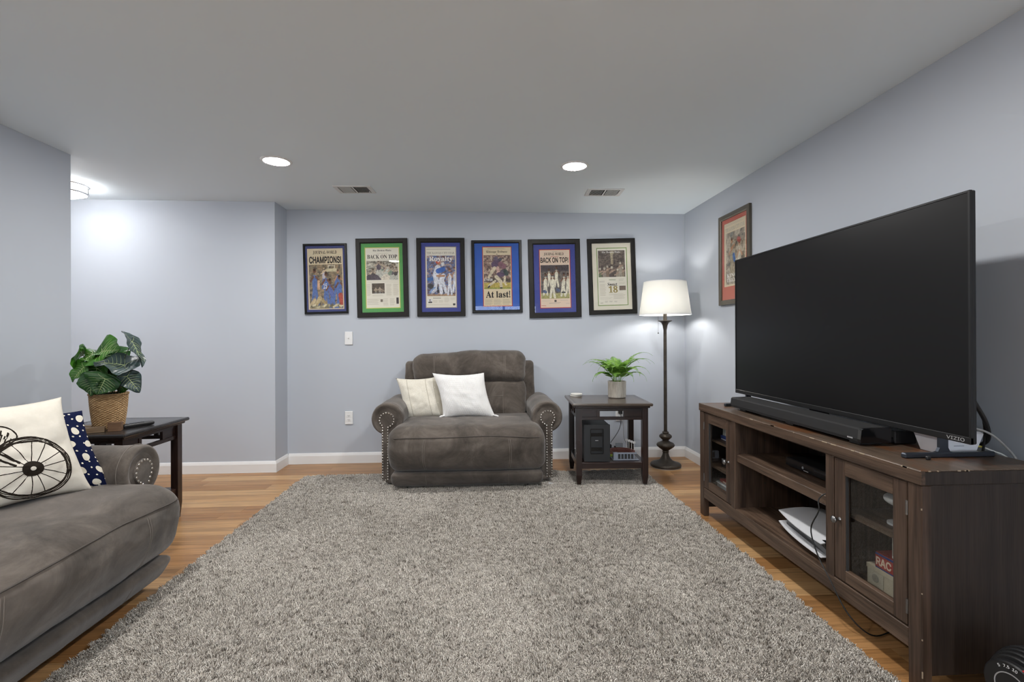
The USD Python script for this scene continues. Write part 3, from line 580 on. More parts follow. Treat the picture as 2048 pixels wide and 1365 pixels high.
# ------------------------------------------------------------------ rug: backing and pile
RUG = np.array([(-1.512, 1.0), (1.415, 1.0), (1.392, 4.205), (-1.520, 4.222)])
rg = thing('area_rug', 'large grey and beige shag area rug in the middle of the floor', 'rug')
part(rg, 'backing', extrude(Polygon(RUG).buffer(-.012), .012, .001), 'rug_back')
PILE = 44000
pi_ = UsdGeom.PointInstancer.Define(stage, numbered(rg, 'pile')); tagp(pi_.GetPrim(), kind='stuff'); pp_ = str(pi_.GetPath())
g = np.random.default_rng(11); tones = np.array([(.20, .178, .155), (.45, .415, .372), (.68, .635, .575), (.90, .855, .79)])
for k in range(6):
    V, F, C = [], [], []
    for q in range(17):
        a, r = g.uniform(0, 2*PI), .0145*math.sqrt(g.random()); p0 = np.array([r*math.cos(a), r*math.sin(a), 0]); h = g.normal(.0155, .0018)
        d = np.array([g.normal(.0035, .0036), g.normal(0, .0036), 0]); w = g.uniform(.0013, .0019); ph = g.uniform(0, 2*PI); o = len(V)
        for z, f, l in ((0, 1., 0), (.6*h, 1.05, .4), (.92*h, .8, .95)):
            for t_ in range(3): V.append(p0+d*l+[w*f*math.cos(ph+t_*2.094), w*f*math.sin(ph+t_*2.094), z])
        V.append(p0+d*1.15+[0, 0, h])
        for s_ in (0, 3):
            for t_ in range(3): n2 = (t_+1) % 3; F += [[o+s_+t_, o+s_+n2, o+s_+3+n2], [o+s_+t_, o+s_+3+n2, o+s_+3+t_]]
        F += [[o+6+t_, o+6+(t_+1) % 3, o+9] for t_ in range(3)]
        c = tones[g.choice(4, p=[.22, .30, .30, .18])]*g.uniform(.88, 1.12); C += [c]*10
    usdkit.mesh(stage, f'{pp_}/tuft_{k:03d}', (np.array(V), np.array(F)), MAT['pile'], True)
    UsdGeom.PrimvarsAPI(stage.GetPrimAtPath(f'{pp_}/tuft_{k:03d}')).CreatePrimvar('paint', Sdf.ValueTypeNames.Color3fArray, 'vertex').Set(Vt.Vec3fArray.FromNumpy(np.array(C, np.float32)))
u, v = g.random(PILE), g.random(PILE)**1.12
y = 1.0+v*3.20; x = np.interp(y, [1, 4.222], [-1.505, -1.513])+u*(np.interp(y, [1, 4.205], [1.408, 1.385])-np.interp(y, [1, 4.222], [-1.505, -1.513])); y = y-.005*(x+1.5)*v
flow = meshkit.fbm(np.stack([x*1.1, y*1.1, x*0+7], 1), 3, 3)*2*PI*1.6+g.normal(0, .8, PILE); sc = g.uniform(.92, 1.1, PILE); flat = 1-.34*np.clip((meshkit.fbm(np.stack([x*2.6, y*2.6, x*0+2], 1), 4, 9)-.42)/.2, 0, 1)
pi_.CreatePrototypesRel().SetTargets([f'{pp_}/tuft_{k:03d}' for k in range(6)]); pi_.CreateProtoIndicesAttr(Vt.IntArray.FromNumpy(g.integers(0, 6, PILE).astype(np.int32)))
pi_.CreatePositionsAttr(Vt.Vec3fArray.FromNumpy(np.stack([x, y, np.full(PILE, .0105)], 1).astype(np.float32)))
pi_.CreateOrientationsAttr(Vt.QuathArray([Gf.Quath(float(math.cos(a/2)), 0., 0., float(math.sin(a/2))) for a in flow]))
pi_.CreateScalesAttr(Vt.Vec3fArray.FromNumpy(np.stack([sc, sc, sc*flat], 1).astype(np.float32)))

# ------------------------------------------------------------------ the two recliners (front towards -y, origin on the floor at the middle of the front)
def recliner(name, label, loc, rz):
    t = thing(name, label, 'recliner', loc, rz, group='matching suede recliners')
    def puff(seed, amp, crown=0., ax=None):
        def fn(v):
            n = meshkit.fbm(v*[5, 7, 7]+seed, 4, seed)-.5; w = meshkit.fbm(v*[16, 9, 16]+seed*3, 3, seed+4)-.5
            d = v-v.mean(0); d /= np.linalg.norm(d, axis=1, keepdims=True)+1e-9
            return v+d*(amp*n+amp*.45*w)[:, None]
        return fn
    def seatfn(v):
        v = puff(3, .022)(v); x, y, z = v.T
        e = np.clip(1-(x/.62)**4, 0, 1); f = np.clip((y+.47)/.94, 0, 1)
        z2 = z+np.where(z > 0, .028*e*np.sin(np.clip(f*1.3, 0, 1)*PI)**.7, 0)
        y2 = y-np.where(y < -.25, .022*e*np.cos(np.clip(z/.17, -1, 1)*PI/2), 0)
        x2 = x*(1+.012*np.cos(np.clip(z/.18, -1, 1)*PI/2))
        y2 = y2+.055*np.clip((.02-z)/.19, 0, 1)**1.4*np.clip((.1-y)/.4, 0, 1)+.03*np.clip((z-.09)/.08, 0, 1)**2*np.clip((-.2-y)/.25, 0, 1)
        return np.stack([x2, y2, z2], 1)
    st = part(t, 'seat_cushion', rbox(1.19, .94, .345, .085, 52, (0, .495, .327), seatfn), 'suede', smooth=True)
    # seams over the seat's front
    from scipy.interpolate import griddata
    def skin(path):
        v = np.array(UsdGeom.Mesh.Get(stage, path).GetPointsAttr().Get()); return v[v[:, 1] < np.median(v[:, 1])-.02]
    def on_skin(sk, xz, o=-.001):
        xz = np.asarray(xz, float); f = sk[sk[:, 1] < sk[:, 1].min()+.17]
        # frontmost skin near every point
        y = griddata(f[:, [0, 2]], f[:, 1], xz, 'linear'); y = np.where(np.isnan(y), f[:, 1].min()+.02, y); return np.stack([xz[:, 0], y+o, xz[:, 1]], 1)
    sk = skin(st); xs = np.linspace(-.545, .545, 44)
    part(st, 'seam', tube(on_skin(sk, [(x, .430+.012*math.cos(x/.6*PI/2)+.003*math.sin(x*9)) for x in xs], -.0015), .0034, 6), 'seam', smooth=True)
    for s in (-1, 1):
        for o in (-.006, .006): part(st, 'stitching', tube(on_skin(sk, [(s*.315+o+.012*s*math.sin((z-.17)/.26*PI), z) for z in np.linspace(.185, .422, 22)], -.0006), .0015, 5), 'stitch', smooth=True)
    lp = part(t, 'lower_panel', rbox(1.165, .22, .125, .04, 40, (0, .168, .098), lambda v: puff(8, .012)(v)+np.stack([0*v[:, 0], .07*np.clip((.05-v[:, 2])/.11, 0, 1), 0*v[:, 0]], 1)), 'suede', smooth=True)
    skl = skin(lp)
    for s in (-1, 1): part(lp, 'stitching', tube(on_skin(skl, [(s*.315, z) for z in np.linspace(.055, .145, 10)], -.0006), .0014, 5), 'stitch', smooth=True)
    part(t, 'base', B(-.50, .50, .19, .88, .036, .075, .006), 'black_plastic')
    for sx in (-1, 1):
        for sy in (.22, .84): part(t, 'foot', cyl(.028, .05, (sx*.46, sy, .037), n=16), 'black_plastic')
    # arms: a roll on a slab, lofted front to back
    for s in (-1, 1):
        a_ = np.linspace(-PI*.42, PI*1.25, 40); roll = Point(0, .545).buffer(.118, 24); slab = sbox(-.085, .042, .012, .56)
        pr = roll.union(slab).buffer(-.012).buffer(.024).buffer(-.012)
        ring = np.array(pr.exterior.coords)[:-1]; L = np.linspace(0, pr.exterior.length, 97)[:-1]
        ring = np.array([pr.exterior.interpolate(q).coords[0] for q in L]); nrm = np.roll(ring, -1, 0)-np.roll(ring, 1, 0); nrm = np.stack([nrm[:, 1], -nrm[:, 0]], 1); nrm /= np.linalg.norm(nrm, axis=1, keepdims=True)
        if Polygon(ring).exterior.is_ccw is False: nrm = -nrm
        secs = [(.255, .034), (.247, .020), (.243, .008), (.246, -.001), (.256, -.006), (.275, -.008)]+[(y_, -.006) for y_ in np.linspace(.32, .91, 15)]+[(.955, .0), (.985, .012), (1.0, .035)]
        V = []
        for (yy, ins) in secs:
            q = ring-nrm*ins; wob = (meshkit.fbm(np.stack([q[:, 0]*9, np.full(len(q), yy*7), q[:, 1]*9], 1), 3, 21+s)-.5)*.012*(yy > .26)
            q = q+nrm*wob[:, None]; V.append(np.stack([s*(.636-.0)+s*q[:, 0], np.full(len(q), yy), q[:, 1]], 1))
        k = len(ring); idx = np.arange(len(secs)*k).reshape(len(secs), k); nx = np.roll(idx, -1, 1)
        V = np.vstack(V); F = np.stack([idx[:-1], nx[:-1], nx[1:], idx[1:]], -1).reshape(-1, 4); F = np.vstack([F[:, [0, 1, 2]], F[:, [0, 2, 3]]])
        caps = []
        for si, yy in ((0, .255), (len(secs)-1, 1.0)):
            cc = extrude(Polygon(V[idx[si]][:, [0, 2]]), .0005); caps.append(basis(cc, (1, 0, 0), (0, 0, 1), (0, -1, 0), (0, yy, 0)))
        m = trimesh.Trimesh(V, F, process=False); m.fix_normals()
        ar = part(t, 'arm', m, 'suede', smooth=60)
        part(ar, 'front_face', caps[0], 'suede'); part(ar, 'rear_face', caps[1], 'suede')
        # raised keyhole panel and its nail heads
        kx = s*.640; disc = Point(kx, .538).buffer(.062, 20).union(sbox(kx-.026+s*.012, .06, kx+.026+s*.012, .52)) if s > 0 else Point(kx, .538).buffer(.062, 20).union(sbox(kx-.026-.012, .06, kx+.026-.012, .52))
        disc = disc.buffer(.008).buffer(-.008)
        part(ar, 'front_panel', basis(extrude(disc, .012), (1, 0, 0), (0, 0, 1), (0, -1, 0), (0, .256, 0)), 'suede')
        out = disc.buffer(-.006).exterior; nn = int(out.length/.0215); nails = []
        for q in np.linspace(0, out.length, nn+1)[:-1]:
            xx, zz = out.interpolate(q).coords[0]; nails.append(sphere(.0066, (xx, .244, zz), 1, (1, .6, 1)) if False else mv(sphere(.0066, (0, 0, 0), 1, (1, .6, 1)), xx, .2435, zz))
        part(ar, 'nailhead_trim', nails, 'nail', smooth=True, kind='stuff')
        # stitched line round the roll behind its front
        rr = [(s*.636+.1265*math.cos(q), .285, .545+.1265*math.sin(q)) for q in np.linspace(-PI*.15, PI*1.15, 36)]
        part(ar, 'stitching', tube(rr, .0016, 5), 'stitch', smooth=True)
    piv = (0, .80, .42); T = lambda m: rot(mv(m, 0, .190, 0), -7, (1, 0, 0), piv)
    def wing(v):
        v = puff(12, .01)(v); k = np.clip((v[:, 2]+.34)/.68, 0, 1); v = v.copy(); v[:, 0] *= 1.02-.04*k; return v
    part(t, 'back_frame', T(rbox(1.215, .16, .70, .035, 30, (0, .715, .63), wing)), 'suede', smooth=True)
    def lumb(v):
        v = puff(15, .03)(v); x, y, z = v.T; return np.stack([x, y-.03*np.clip(1-(x/.5)**2, 0, 1)*np.clip(1-(z/.22)**2, 0, 1)*(y < 0), z], 1)
    lb = part(t, 'lower_back_cushion', T(rbox(1.03, .20, .42, .07, 34, (0, .645, .60), lumb)), 'suede', smooth=True)
    skb = skin(lb)
    for s in (-1, 1): part(lb, 'stitching', tube(on_skin(skb, [(s*.30, z) for z in np.linspace(.50, .70, 14)], -.0008), .0016, 5), 'stitch', smooth=True)
    part(lb, 'stitching', tube(on_skin(skb, [(x, .655) for x in np.linspace(.04, .30, 14)], -.0008), .0015, 5), 'stitch', smooth=True)
    def head(v):
        v = puff(18, .026)(v); x, y, z = v.T
        z2 = z+.012*np.sin(x*5+.4)-.015*np.clip(-x, 0, 1)*(z > 0); y2 = y-.035*np.clip(1-(x/.55)**4, 0, 1)*np.cos(np.clip((z+.02)/.17, -1, 1)*PI/2)*(y < 0)
        return np.stack([x*(1+.01*np.sin(z*20)), y2, z2], 1)
    hd = part(t, 'head_cushion', T(rbox(1.035, .21, .30, .095, 40, (0, .625, .912), head)), 'suede', smooth=True)
    skh = skin(hd)
    for s in (-1, 1):
        for o in (-.006, .006): part(hd, 'stitching', tube(on_skin(skh, [(s*.315+o+.02*s*(z-.9), z) for z in np.linspace(.86, 1.02, 18)], -.0008), .0016, 5), 'stitch', smooth=True)
    return t
CH = recliner('recliner_armchair', 'wide grey brown suede recliner against the back wall with two white cushions', (-.1225, 3.625, .0), 0)
copy_of(CH, 'recliner_armchair', 'grey brown suede recliner cut off by the left edge, holding the bicycle cushion', (-1.425, 1.85, 0), 90)
tg = thing('care_label', 'small white care label hanging at the foot of the armchair', 'label', (.515, 3.80, .030), 25)
part(tg, 'tag', rot(B(-.005, .042, -.001, .001, -.008, .012), 18, (0, 1, 0)), 'white_fabric'); part(tg, 'loop', tube([(-.02, .02, .02), (-.01, .008, .012), (-.004, 0, .003)], .0012, 5), 'white_fabric')

# ------------------------------------------------------------------ cushions
def cushion_mesh(w, h, t, n=34, pinch=.11, seed=0, amp=.010, rib=None, nu=None):
    nu = nu or n; u, v = np.meshgrid(np.linspace(-1, 1, nu), np.linspace(-1, 1, n), indexing='ij')
    prof = (np.clip(1-np.abs(u)**2.6, 0, 1)*np.clip(1-np.abs(v)**2.6, 0, 1))**.55
    px = u*w/2*(1-pinch*(1-v**2)**1.0*np.abs(u)**2); pz = v*h/2*(1-pinch*(1-u**2)*np.abs(v)**2)
    nz = meshkit.fbm(np.stack([u*3+seed, v*3, u*0], -1), 4, seed)-.5
    V, F = [], []; idx = np.arange(nu*n).reshape(nu, n)
    f = np.stack([idx[:-1, :-1], idx[1:, :-1], idx[1:, 1:], idx[:-1, 1:]], -1).reshape(-1, 4)
    for k, s in enumerate((-1, 1)):
        yy = s*(t/2*prof*(1+.25*nz)+amp*nz*prof)
        if rib and s < 0: yy = yy-.0016*np.abs(np.sin(u*w/2/rib*PI))*(prof > .05)
        V.append(np.stack([px, yy, pz], -1).reshape(-1, 3)); F.append((f if s < 0 else f[:, ::-1])+k*n*nu)
    m = tm((np.vstack(V), np.vstack(F))); m.merge_vertices(digits_vertex=6); m.fix_normals(); return m
def on_cushion(w, h, t, u, v, pinch=.11, seed=0, amp=.010, off=.002):
    """points on a cushion's front, u and v in -1..1"""
    u, v = np.asarray(u, float), np.asarray(v, float)
    prof = (np.clip(1-np.abs(u)**2.6, 0, 1)*np.clip(1-np.abs(v)**2.6, 0, 1))**.55
    nz = meshkit.fbm(np.stack([u*3+seed, v*3, u*0], -1), 4, seed)-.5
    return np.stack([u*w/2*(1-pinch*(1-v**2)*np.abs(u)**2), -(t/2*prof*(1+.25*nz)+amp*nz*prof)-off, v*h/2*(1-pinch*(1-u**2)*np.abs(v)**2)], -1)
def frame_of(X, Z):
    X, Z = np.asarray(X, float), np.asarray(Z, float); X /= np.linalg.norm(X); Z /= np.linalg.norm(Z); Y = np.cross(Z, X); return X, Y/np.linalg.norm(Y), Z
def placed(meshes, X, Z, o):
    x, y, z = frame_of(X, Z); return [basis(m, x, y, z, o) for m in meshes]
def cushion_thing(name, label, o, X, Z, mesh, m, smooth=True):
    t = thing(name, label, 'cushion', o, group='throw cushions on the recliners'); fr = frame_of(X, Z)
    return t, (lambda q: basis(q, *fr)), part(t, 'cover', basis(mesh, *fr), m, smooth=smooth)
# cream cushion with a stripe
W_, H_, T_ = .40, .39, .15
t, G, cv = cushion_thing('throw_cushion', 'cream linen cushion with thin stripes, behind the white one on the armchair', (-.525, 4.23, .665), (.985, -.1, .05), (-.24, .36, .92), cushion_mesh(W_, H_, T_, seed=4), 'cream_fabric')
for u0, wd, mm in ((-.52, .006, 'cream_stripe'), (.30, .006, 'cream_stripe'), (.64, .045, 'cream_stripe')):
    vv = np.linspace(-.93, .93, 30); a = on_cushion(W_, H_, T_, np.full(30, u0), vv, seed=4, off=.0015); b = on_cushion(W_, H_, T_, np.full(30, u0+wd*2/W_), vv, seed=4, off=.0015)
    mid = on_cushion(W_, H_, T_, np.full(30, u0+wd/W_), vv, seed=4, off=.0018)
    V = np.vstack([a, mid, b]); i = np.arange(29); F = np.vstack([np.stack([i+o_, i+30+o_, i+31+o_, i+1+o_], 1) for o_ in (0, 30)])
    part(t, 'stripe', G(tm((V, F))), mm, smooth=True)
W_, H_, T_ = .445, .41, .16
t, G, cv = cushion_thing('throw_cushion', 'white ribbed cushion with corner tassels in the middle of the armchair', (-.165, 4.12, .696), (.985, -.02, .0), (-.25, .33, .93), cushion_mesh(W_, H_, T_, n=40, nu=330, seed=9, rib=.0085, amp=.004), 'white_fabric')
for su, sv in ((-1, -1), (1, -1), (-1, 1), (1, 1)):
    c = np.array([su*.212, -.02, sv*.182]); tas = []
    for k in range(9):
        a = rng.uniform(-.5, .5); d = np.array([su*math.cos(a), rng.uniform(-.4, .2), (sv if sv < 0 else .3)*.55*abs(math.sin(a+.6))]); d /= np.linalg.norm(d)
        tas.append(tube(smoothpath([c-d*.01, c+d*.018, c+d*.034+[0, 0, -.006]], 6), [.006, .007, .007, .006, .005, .004], 6))
    if sv < 0: part(t, 'tassel', [G(q) for q in tas], 'white_fabric', smooth=True)
# bicycle cushion
W_, H_, T_ = .47, .44, .15; BX, BZ = (.36, .87, -.02), (-.28, -.02, .93); BO = (-1.905, 2.062, .728)
t, G, cv = cushion_thing('throw_cushion', 'off white cushion printed with a black bicycle, on the left recliner', BO, BX, BZ, cushion_mesh(W_, H_, T_, n=44, seed=2), 'ivory_fabric')
pr = thing_print = part(t, 'bicycle_print', G(tube(on_cushion(W_, H_, T_, .28+.0*np.cos([0, 1]), -.3+.0*np.cos([0, 1]), seed=2)+[[0, 0, 0], [0, 0, .002]], .001, 5)), 'ink_brown')
def ink(uv, r=.0022, closed=False, name='line'):
    uv = np.array(uv, float); 
    if len(uv) == 2: uv = np.stack([np.linspace(uv[0, k], uv[1, k], 14) for k in (0, 1)], 1)
    P = on_cushion(W_, H_, T_, uv[:, 0], uv[:, 1], seed=2, off=.0004)
    T = np.gradient(P, axis=0); T /= np.linalg.norm(T, axis=1, keepdims=True)+1e-9
    S = np.cross(T, [0, 1.0, 0]); S /= np.linalg.norm(S, axis=1, keepdims=True)+1e-9; rr = np.broadcast_to(r, (len(P),))[:, None]
    V = np.vstack([P-S*rr+[0, .0002, 0], P+[0, -.0009, 0], P+S*rr+[0, .0002, 0]]); n = len(P); i = np.arange(n-1)
    return G(tm((V, np.vstack([np.stack([i+o_, i+n+o_, i+n+1+o_, i+1+o_], 1) for o_ in (0, n)]))))
wc = np.array([.10, -.36])      # hub of the front wheel on the print
def ring(r, wob, ph, n=70): a = np.linspace(0, 2*PI, n); q = r*(1+wob*np.sin(5*a+ph)+wob*.6*np.sin(11*a+ph*2)); return np.stack([wc[0]+q*np.cos(a), wc[1]+q*np.sin(a)*1.0], 1)
part(pr, 'tyre', [ink(ring(.60, .008, 0), .0035), ink(ring(.575, .010, 1.3), .0022), ink(ring(.55, .012, 2.1), .002), ink(ring(.525, .008, 3.3), .0038)], 'ink_brown')
sp = []
for k in range(14):
    a = k/14*2*PI+.12*(k % 2); b = a+.10*(-1)**k; sp.append(ink([wc+.13*np.array([math.cos(a), math.sin(a)]), wc+.525*np.array([math.cos(b), math.sin(b)])], .0016))
part(pr, 'spokes', sp, 'ink_brown', kind='stuff')
def blob(c, rx, ry, n=26, off=.0012):
    rs = np.linspace(0, 1, 6); a = np.linspace(0, 2*PI, n)
    uv = np.array([[c[0]+rx*q*math.cos(t_), c[1]+ry*q*math.sin(t_)] for q in rs for t_ in a]); P = on_cushion(W_, H_, T_, uv[:, 0], uv[:, 1], seed=2, off=off)
    F = [[i*n+j, i*n+j+1, (i+1)*n+j+1, (i+1)*n+j] for i in range(5) for j in range(n-1)]; return G(tm((P, F)))
part(pr, 'hub', blob(wc, .15, .145), 'ink_brown'); part(pr, 'hub_centre', blob(wc, .04, .04, off=.0020), 'ivory_fabric')
part(pr, 'fork', [ink([(-.55, .34), (-.04, -.22)], .0045), ink([(-.62, .22), (-.10, -.26)], .0045), ink([(-.20, -.02), (-.04, -.2)], .003)], 'ink_brown')
lamp_o = np.array([(-.55, .30), (-.42, .44), (-.2, .52), (-.02, .46), (.05, .30), (-.05, .18), (-.34, .06), (-.46, .16), (-.55, .30)]); lamp_o = smoothpath(np.c_[lamp_o, lamp_o[:, :1]*0], 50)[:, :2]
part(pr, 'headlamp', ink(lamp_o, .003), 'ink_brown'); g_ = np.random.default_rng(3); zz = []
for k in range(30):
    c = np.array([-.22+np.clip(g_.normal(0, .10), -.17, .15), .30+np.clip(g_.normal(0, .07), -.10, .10)]); d = np.array([.03, .055])*g_.uniform(.5, 1.2); zz.append(ink([c-d, c+d], .0022))
part(pr, 'headlamp_scribble', zz, 'ink_brown', kind='stuff')
# navy cushion with dots
W_, H_, T_ = .42, .40, .13
t, G, cv = cushion_thing('throw_cushion', 'navy cushion with ivory polka dots between the bicycle cushion and the recliner arm', (-1.938, 2.228, .690), (.62, .76, -.10), (-.32, -.06, .92), cushion_mesh(W_, H_, T_, seed=6), 'navy_fabric')
def dot(c, r):
    n = 24 if r > .05 else 9; a = np.linspace(0, 2*PI, n+1)[:-1]; p1, p2 = rng.uniform(0, 6, 2); w = r*(1+.10*np.sin(2*a+p1)+.05*np.sin(3*a+p2))
    uv = np.vstack([[c]]+[np.stack([c[0]+w*f*np.cos(a), c[1]+w*f*np.sin(a)], 1) for f in (.4, .75, 1)]); P = on_cushion(W_, H_, T_, uv[:, 0], uv[:, 1], seed=6, off=.0012)
    F = [[0, 1+i, 1+(i+1) % n] for i in range(n)]
    for q in (0, 1): F += [t3 for i in range(n) for t3 in ([1+q*n+i, 1+(q+1)*n+i, 1+(q+1)*n+(i+1) % n], [1+q*n+i, 1+(q+1)*n+(i+1) % n, 1+q*n+(i+1) % n])]
    return G(tm((P, F)))
bigs = [(x+.19*(j % 2)-.05, z) for j, z in enumerate(np.linspace(-.8, .8, 6)) for x in np.linspace(-.76, .76, 5) if abs(x+.19*(j % 2)-.05) < .9]
for c in bigs: part(t, 'dot', dot(c, .085), 'dot_ivory', smooth=True)
sm = [dot((x+rng.uniform(-.04, .04), z+rng.uniform(-.04, .04)), .022) for x in np.linspace(-.92, .92, 13) for z in np.linspace(-.92, .92, 13) if min(np.hypot(x-b[0], z-b[1]) for b in bigs) > .13]
part(t, 'small_dots', sm, 'dot_ivory', kind='stuff')

# ------------------------------------------------------------------ end tables (long side along local x, origin on the floor)
def end_table(name, label, loc, rz, top, lx='espresso_x', ly='espresso_y', lz='espresso_z', w=.63, d=.56, h=.668, zb=.03):
    t = thing(name, label, 'end table', loc, rz, group='dark wood end tables')
    tp = part(t, 'tabletop', B(-w/2, w/2, -d/2, d/2, h-.022, h, .006), top)
    part(t, 'top_moulding', B(-w/2+.018, w/2-.018, -d/2+.018, d/2-.018, h-.038, h-.020, .005), lx)
    part(tp, 'inlay_line', [B(-w/2+.03, w/2-.03, s*(d/2-.03)-.0015, s*(d/2-.03)+.0015, h-.0005, h+.0004) for s in (-1, 1)]+[B(s*(w/2-.03)-.0015, s*(w/2-.03)+.0015, -d/2+.03, d/2-.03, h-.0005, h+.0004) for s in (-1, 1)], 'slot_dark')
    ax, ay = w/2-.055, d/2-.055; zt = h-.036
    for sx in (-1, 1):
        for sy in (-1, 1):
            a = .0225; V = []
            for z, q in ((zb, .0145), (.10, .0225), (zt, .0225)):
                V += [(sx*ax+i*q+ (sx*(.0225-q)*-1 if False else 0), sy*ay+j*q, z) for i, j in ((-1, -1), (1, -1), (1, 1), (-1, 1))]
            F = [[i+4*k, (i+1) % 4+4*k, (i+1) % 4+4*k+4, i+4*k+4] for k in (0, 1) for i in range(4)]+[[3, 2, 1, 0], [8, 9, 10, 11]]
            part(t, 'leg', tm((V, F)), lz)
    # open apron: two rails with blocks between, on four sides
    for ang, L, off in ((0, ax, ay), (180, ax, ay), (90, ay, ax), (270, ay, ax)):
        R = lambda m: rot(m, ang, (0, 0, 1)); mx = lx if ang in (0, 180) else ly; e = L-.0225
        part(t, 'apron_rail', R(B(-e, e, -off-.010, -off+.010, zt-.022, zt)), mx)
        part(t, 'apron_rail', R(B(-e, e, -off-.010, -off+.010, zt-.098, zt-.074, .002)), mx)
        if ang in (0, 180):
            for s in (-1, 1):
                part(t, 'apron_panel', R(B(s*e, s*.105, -off-.005, -off+.005, zt-.075, zt-.021)), mx); part(t, 'apron_block', R(B(s*.105-.011, s*.105+.011, -off-.009, -off+.009, zt-.075, zt-.021)), lz)
        else:
            for x in (-.10, 0, .10): part(t, 'apron_block', R(B(x-.013, x+.013, -off-.009, -off+.009, zt-.075, zt-.021)), lz)
    zs = .20
    part(t, 'shelf', B(-ax, ax, -ay, ay, zs-.016, zs, .002), lx)
    for s in (-1, 1):
        part(t, 'shelf_rail', B(-ax+.0225, ax-.0225, s*ay-.012, s*ay+.012, zs-.048, zs-.001, .002), lx); part(t, 'shelf_rail', B(s*ax-.012, s*ax+.012, -ay+.0225, ay-.0225, zs-.048, zs-.001, .002), ly)
    return t
ET = (1.022, 3.985, 0); EH = .668
end_table('end_table', 'dark espresso end table holding the fern, between armchair and floor lamp', ET, -3.3, 'espresso_top')
LT = (-2.263, 3.10, 0); LH = .66
end_table('end_table', 'black end table behind the left recliner arm, carrying the basket plant', LT, 90, 'black_top', w=.60, d=.56, h=LH, zb=0.0)

# ------------------------------------------------------------------ fern on the right table
FP = (1.141, 4.075, EH)
pt = thing('potted_fern', 'bright green fern in a beige glazed pot on the end table', 'potted plant', FP)
pot = part(pt, 'pot', lathe([(0, .001), (.068, .001), (.075, .008), (.0765, .06), (.0765, .125), (.0775, .138), (.076, .142), (.071, .142), (.0695, .13), (.0690, .02), (0, .018)], 48), 'pot_ceramic', smooth=40)
part(pt, 'soil', lathe([(0, .122), (.069, .120)], 24), 'soil', smooth=True)
def frond(az, L, rise, droop, seed, w0=.052):
    L *= 1.12; g = np.random.default_rng(seed); n = 30; s = np.linspace(0, 1, n)
    el = rise-(rise+droop)*s**1.75; step = L/n; d = np.stack([np.cos(el)*math.cos(az), np.cos(el)*math.sin(az), np.sin(el)], 1)
    P = np.cumsum(d*step, axis=0)+np.array([.022*math.cos(az), .022*math.sin(az), .118]); T = d
    side = np.cross(T, [0, 0, 1.0]); side /= np.linalg.norm(side, axis=1, keepdims=True)+1e-9; up = np.cross(side, T)
    ms = [tube(P, np.linspace(.0015, .0006, n), 5)]; V, F = [], []
    for i in range(7, n):
        for sg in (-1, 1):
            q = (i-7)/(n-7); wl = w0*(math.sin(min(1, .22+q*1.0)*PI)**.8*.95+.06)*(1-.35*q)*g.uniform(.85, 1.1)
            ax = side[i]*sg+T[i]*.62-up[i]*.12*g.uniform(0, 2); ax /= np.linalg.norm(ax); bx = T[i]-ax*np.dot(T[i], ax); bx /= np.linalg.norm(bx)+1e-9; nb = np.cross(ax, bx)
            # a small toothed leaflet, folded along its middle
            k = 5; b0 = P[i]; o = len(V); hw = max(.0038, wl*.15)
            prof = [.25, 1, .8, .95, .62, .7, .35, .12]
            mid = [b0+ax*wl*j/7-up[i]*.10*wl*(j/7)**2 for j in range(8)]
            for j in range(8): V += [mid[j]-bx*hw*prof[j]+nb*hw*.25, mid[j], mid[j]+bx*hw*prof[j]+nb*hw*.25]
            for j in range(7):
                a = o+3*j; F += [[a, a+1, a+4, a+3], [a+1, a+2, a+5, a+4]]
    ms.append(tm((np.array(V), np.array(F)))); return ms
fr_list = [(2.95, .34, 1.38, .75), (3.3, .34, 1.15, .55), (2.6, .30, 1.42, .9), (3.75, .27, .95, .95), (0.12, .42, 1.36, .60), (-.22, .38, 1.3, .85), (.5, .34, 1.4, .8), (-.7, .33, 1.15, 1.15), (-1.05, .30, 1.2, 1.25), (-1.5, .29, 1.35, 1.05), (-2.0, .30, 1.3, 1.0), (-2.45, .31, 1.25, .95), (1.2, .30, 1.45, .5), (1.9, .29, 1.48, .4), (-.05, .28, 1.5, .3), (2.2, .30, 1.48, .7), (-1.3, .27, 1.5, .5), (3.1, .29, 1.5, .5), (4.1, .31, 1.35, .9), (5.0, .25, 1.52, .5), (-1.25, .27, 1.05, 1.45), (-.55, .28, 1.0, 1.45), (-1.9, .26, 1.05, 1.4), (-2.7, .28, .95, 1.35), (-.95, .30, 1.3, 1.4), (-2.3, .29, 1.35, 1.2), (.8, .30, 1.42, .9), (2.5, .33, 1.40, .8), (1.5, .33, 1.5, .6), (-.4, .36, 1.42, .9)]
for i, (a, L, r_, dr) in enumerate(fr_list): part(pt, 'frond', frond(a, L, r_, dr, 300+i), 'fern', smooth=True)
cs = thing('coaster', 'round pale stone coaster at the bottom of the pair on the end table', 'coaster', (.812, 4.205, EH), group='pair of coasters')
part(cs, 'disc', lathe([(0, 0), (.048, 0), (.051, .003), (.051, .009), (.048, .012), (0, .012)], 40), 'coaster', smooth=30); part(cs, 'cork_foot', cyl(.044, .0012, (0, 0, .0004), n=24), 'straw')
copy_of(cs, 'coaster', 'round pale stone coaster lying slightly askew on top of the other one', (.816, 4.20, EH+.0125))

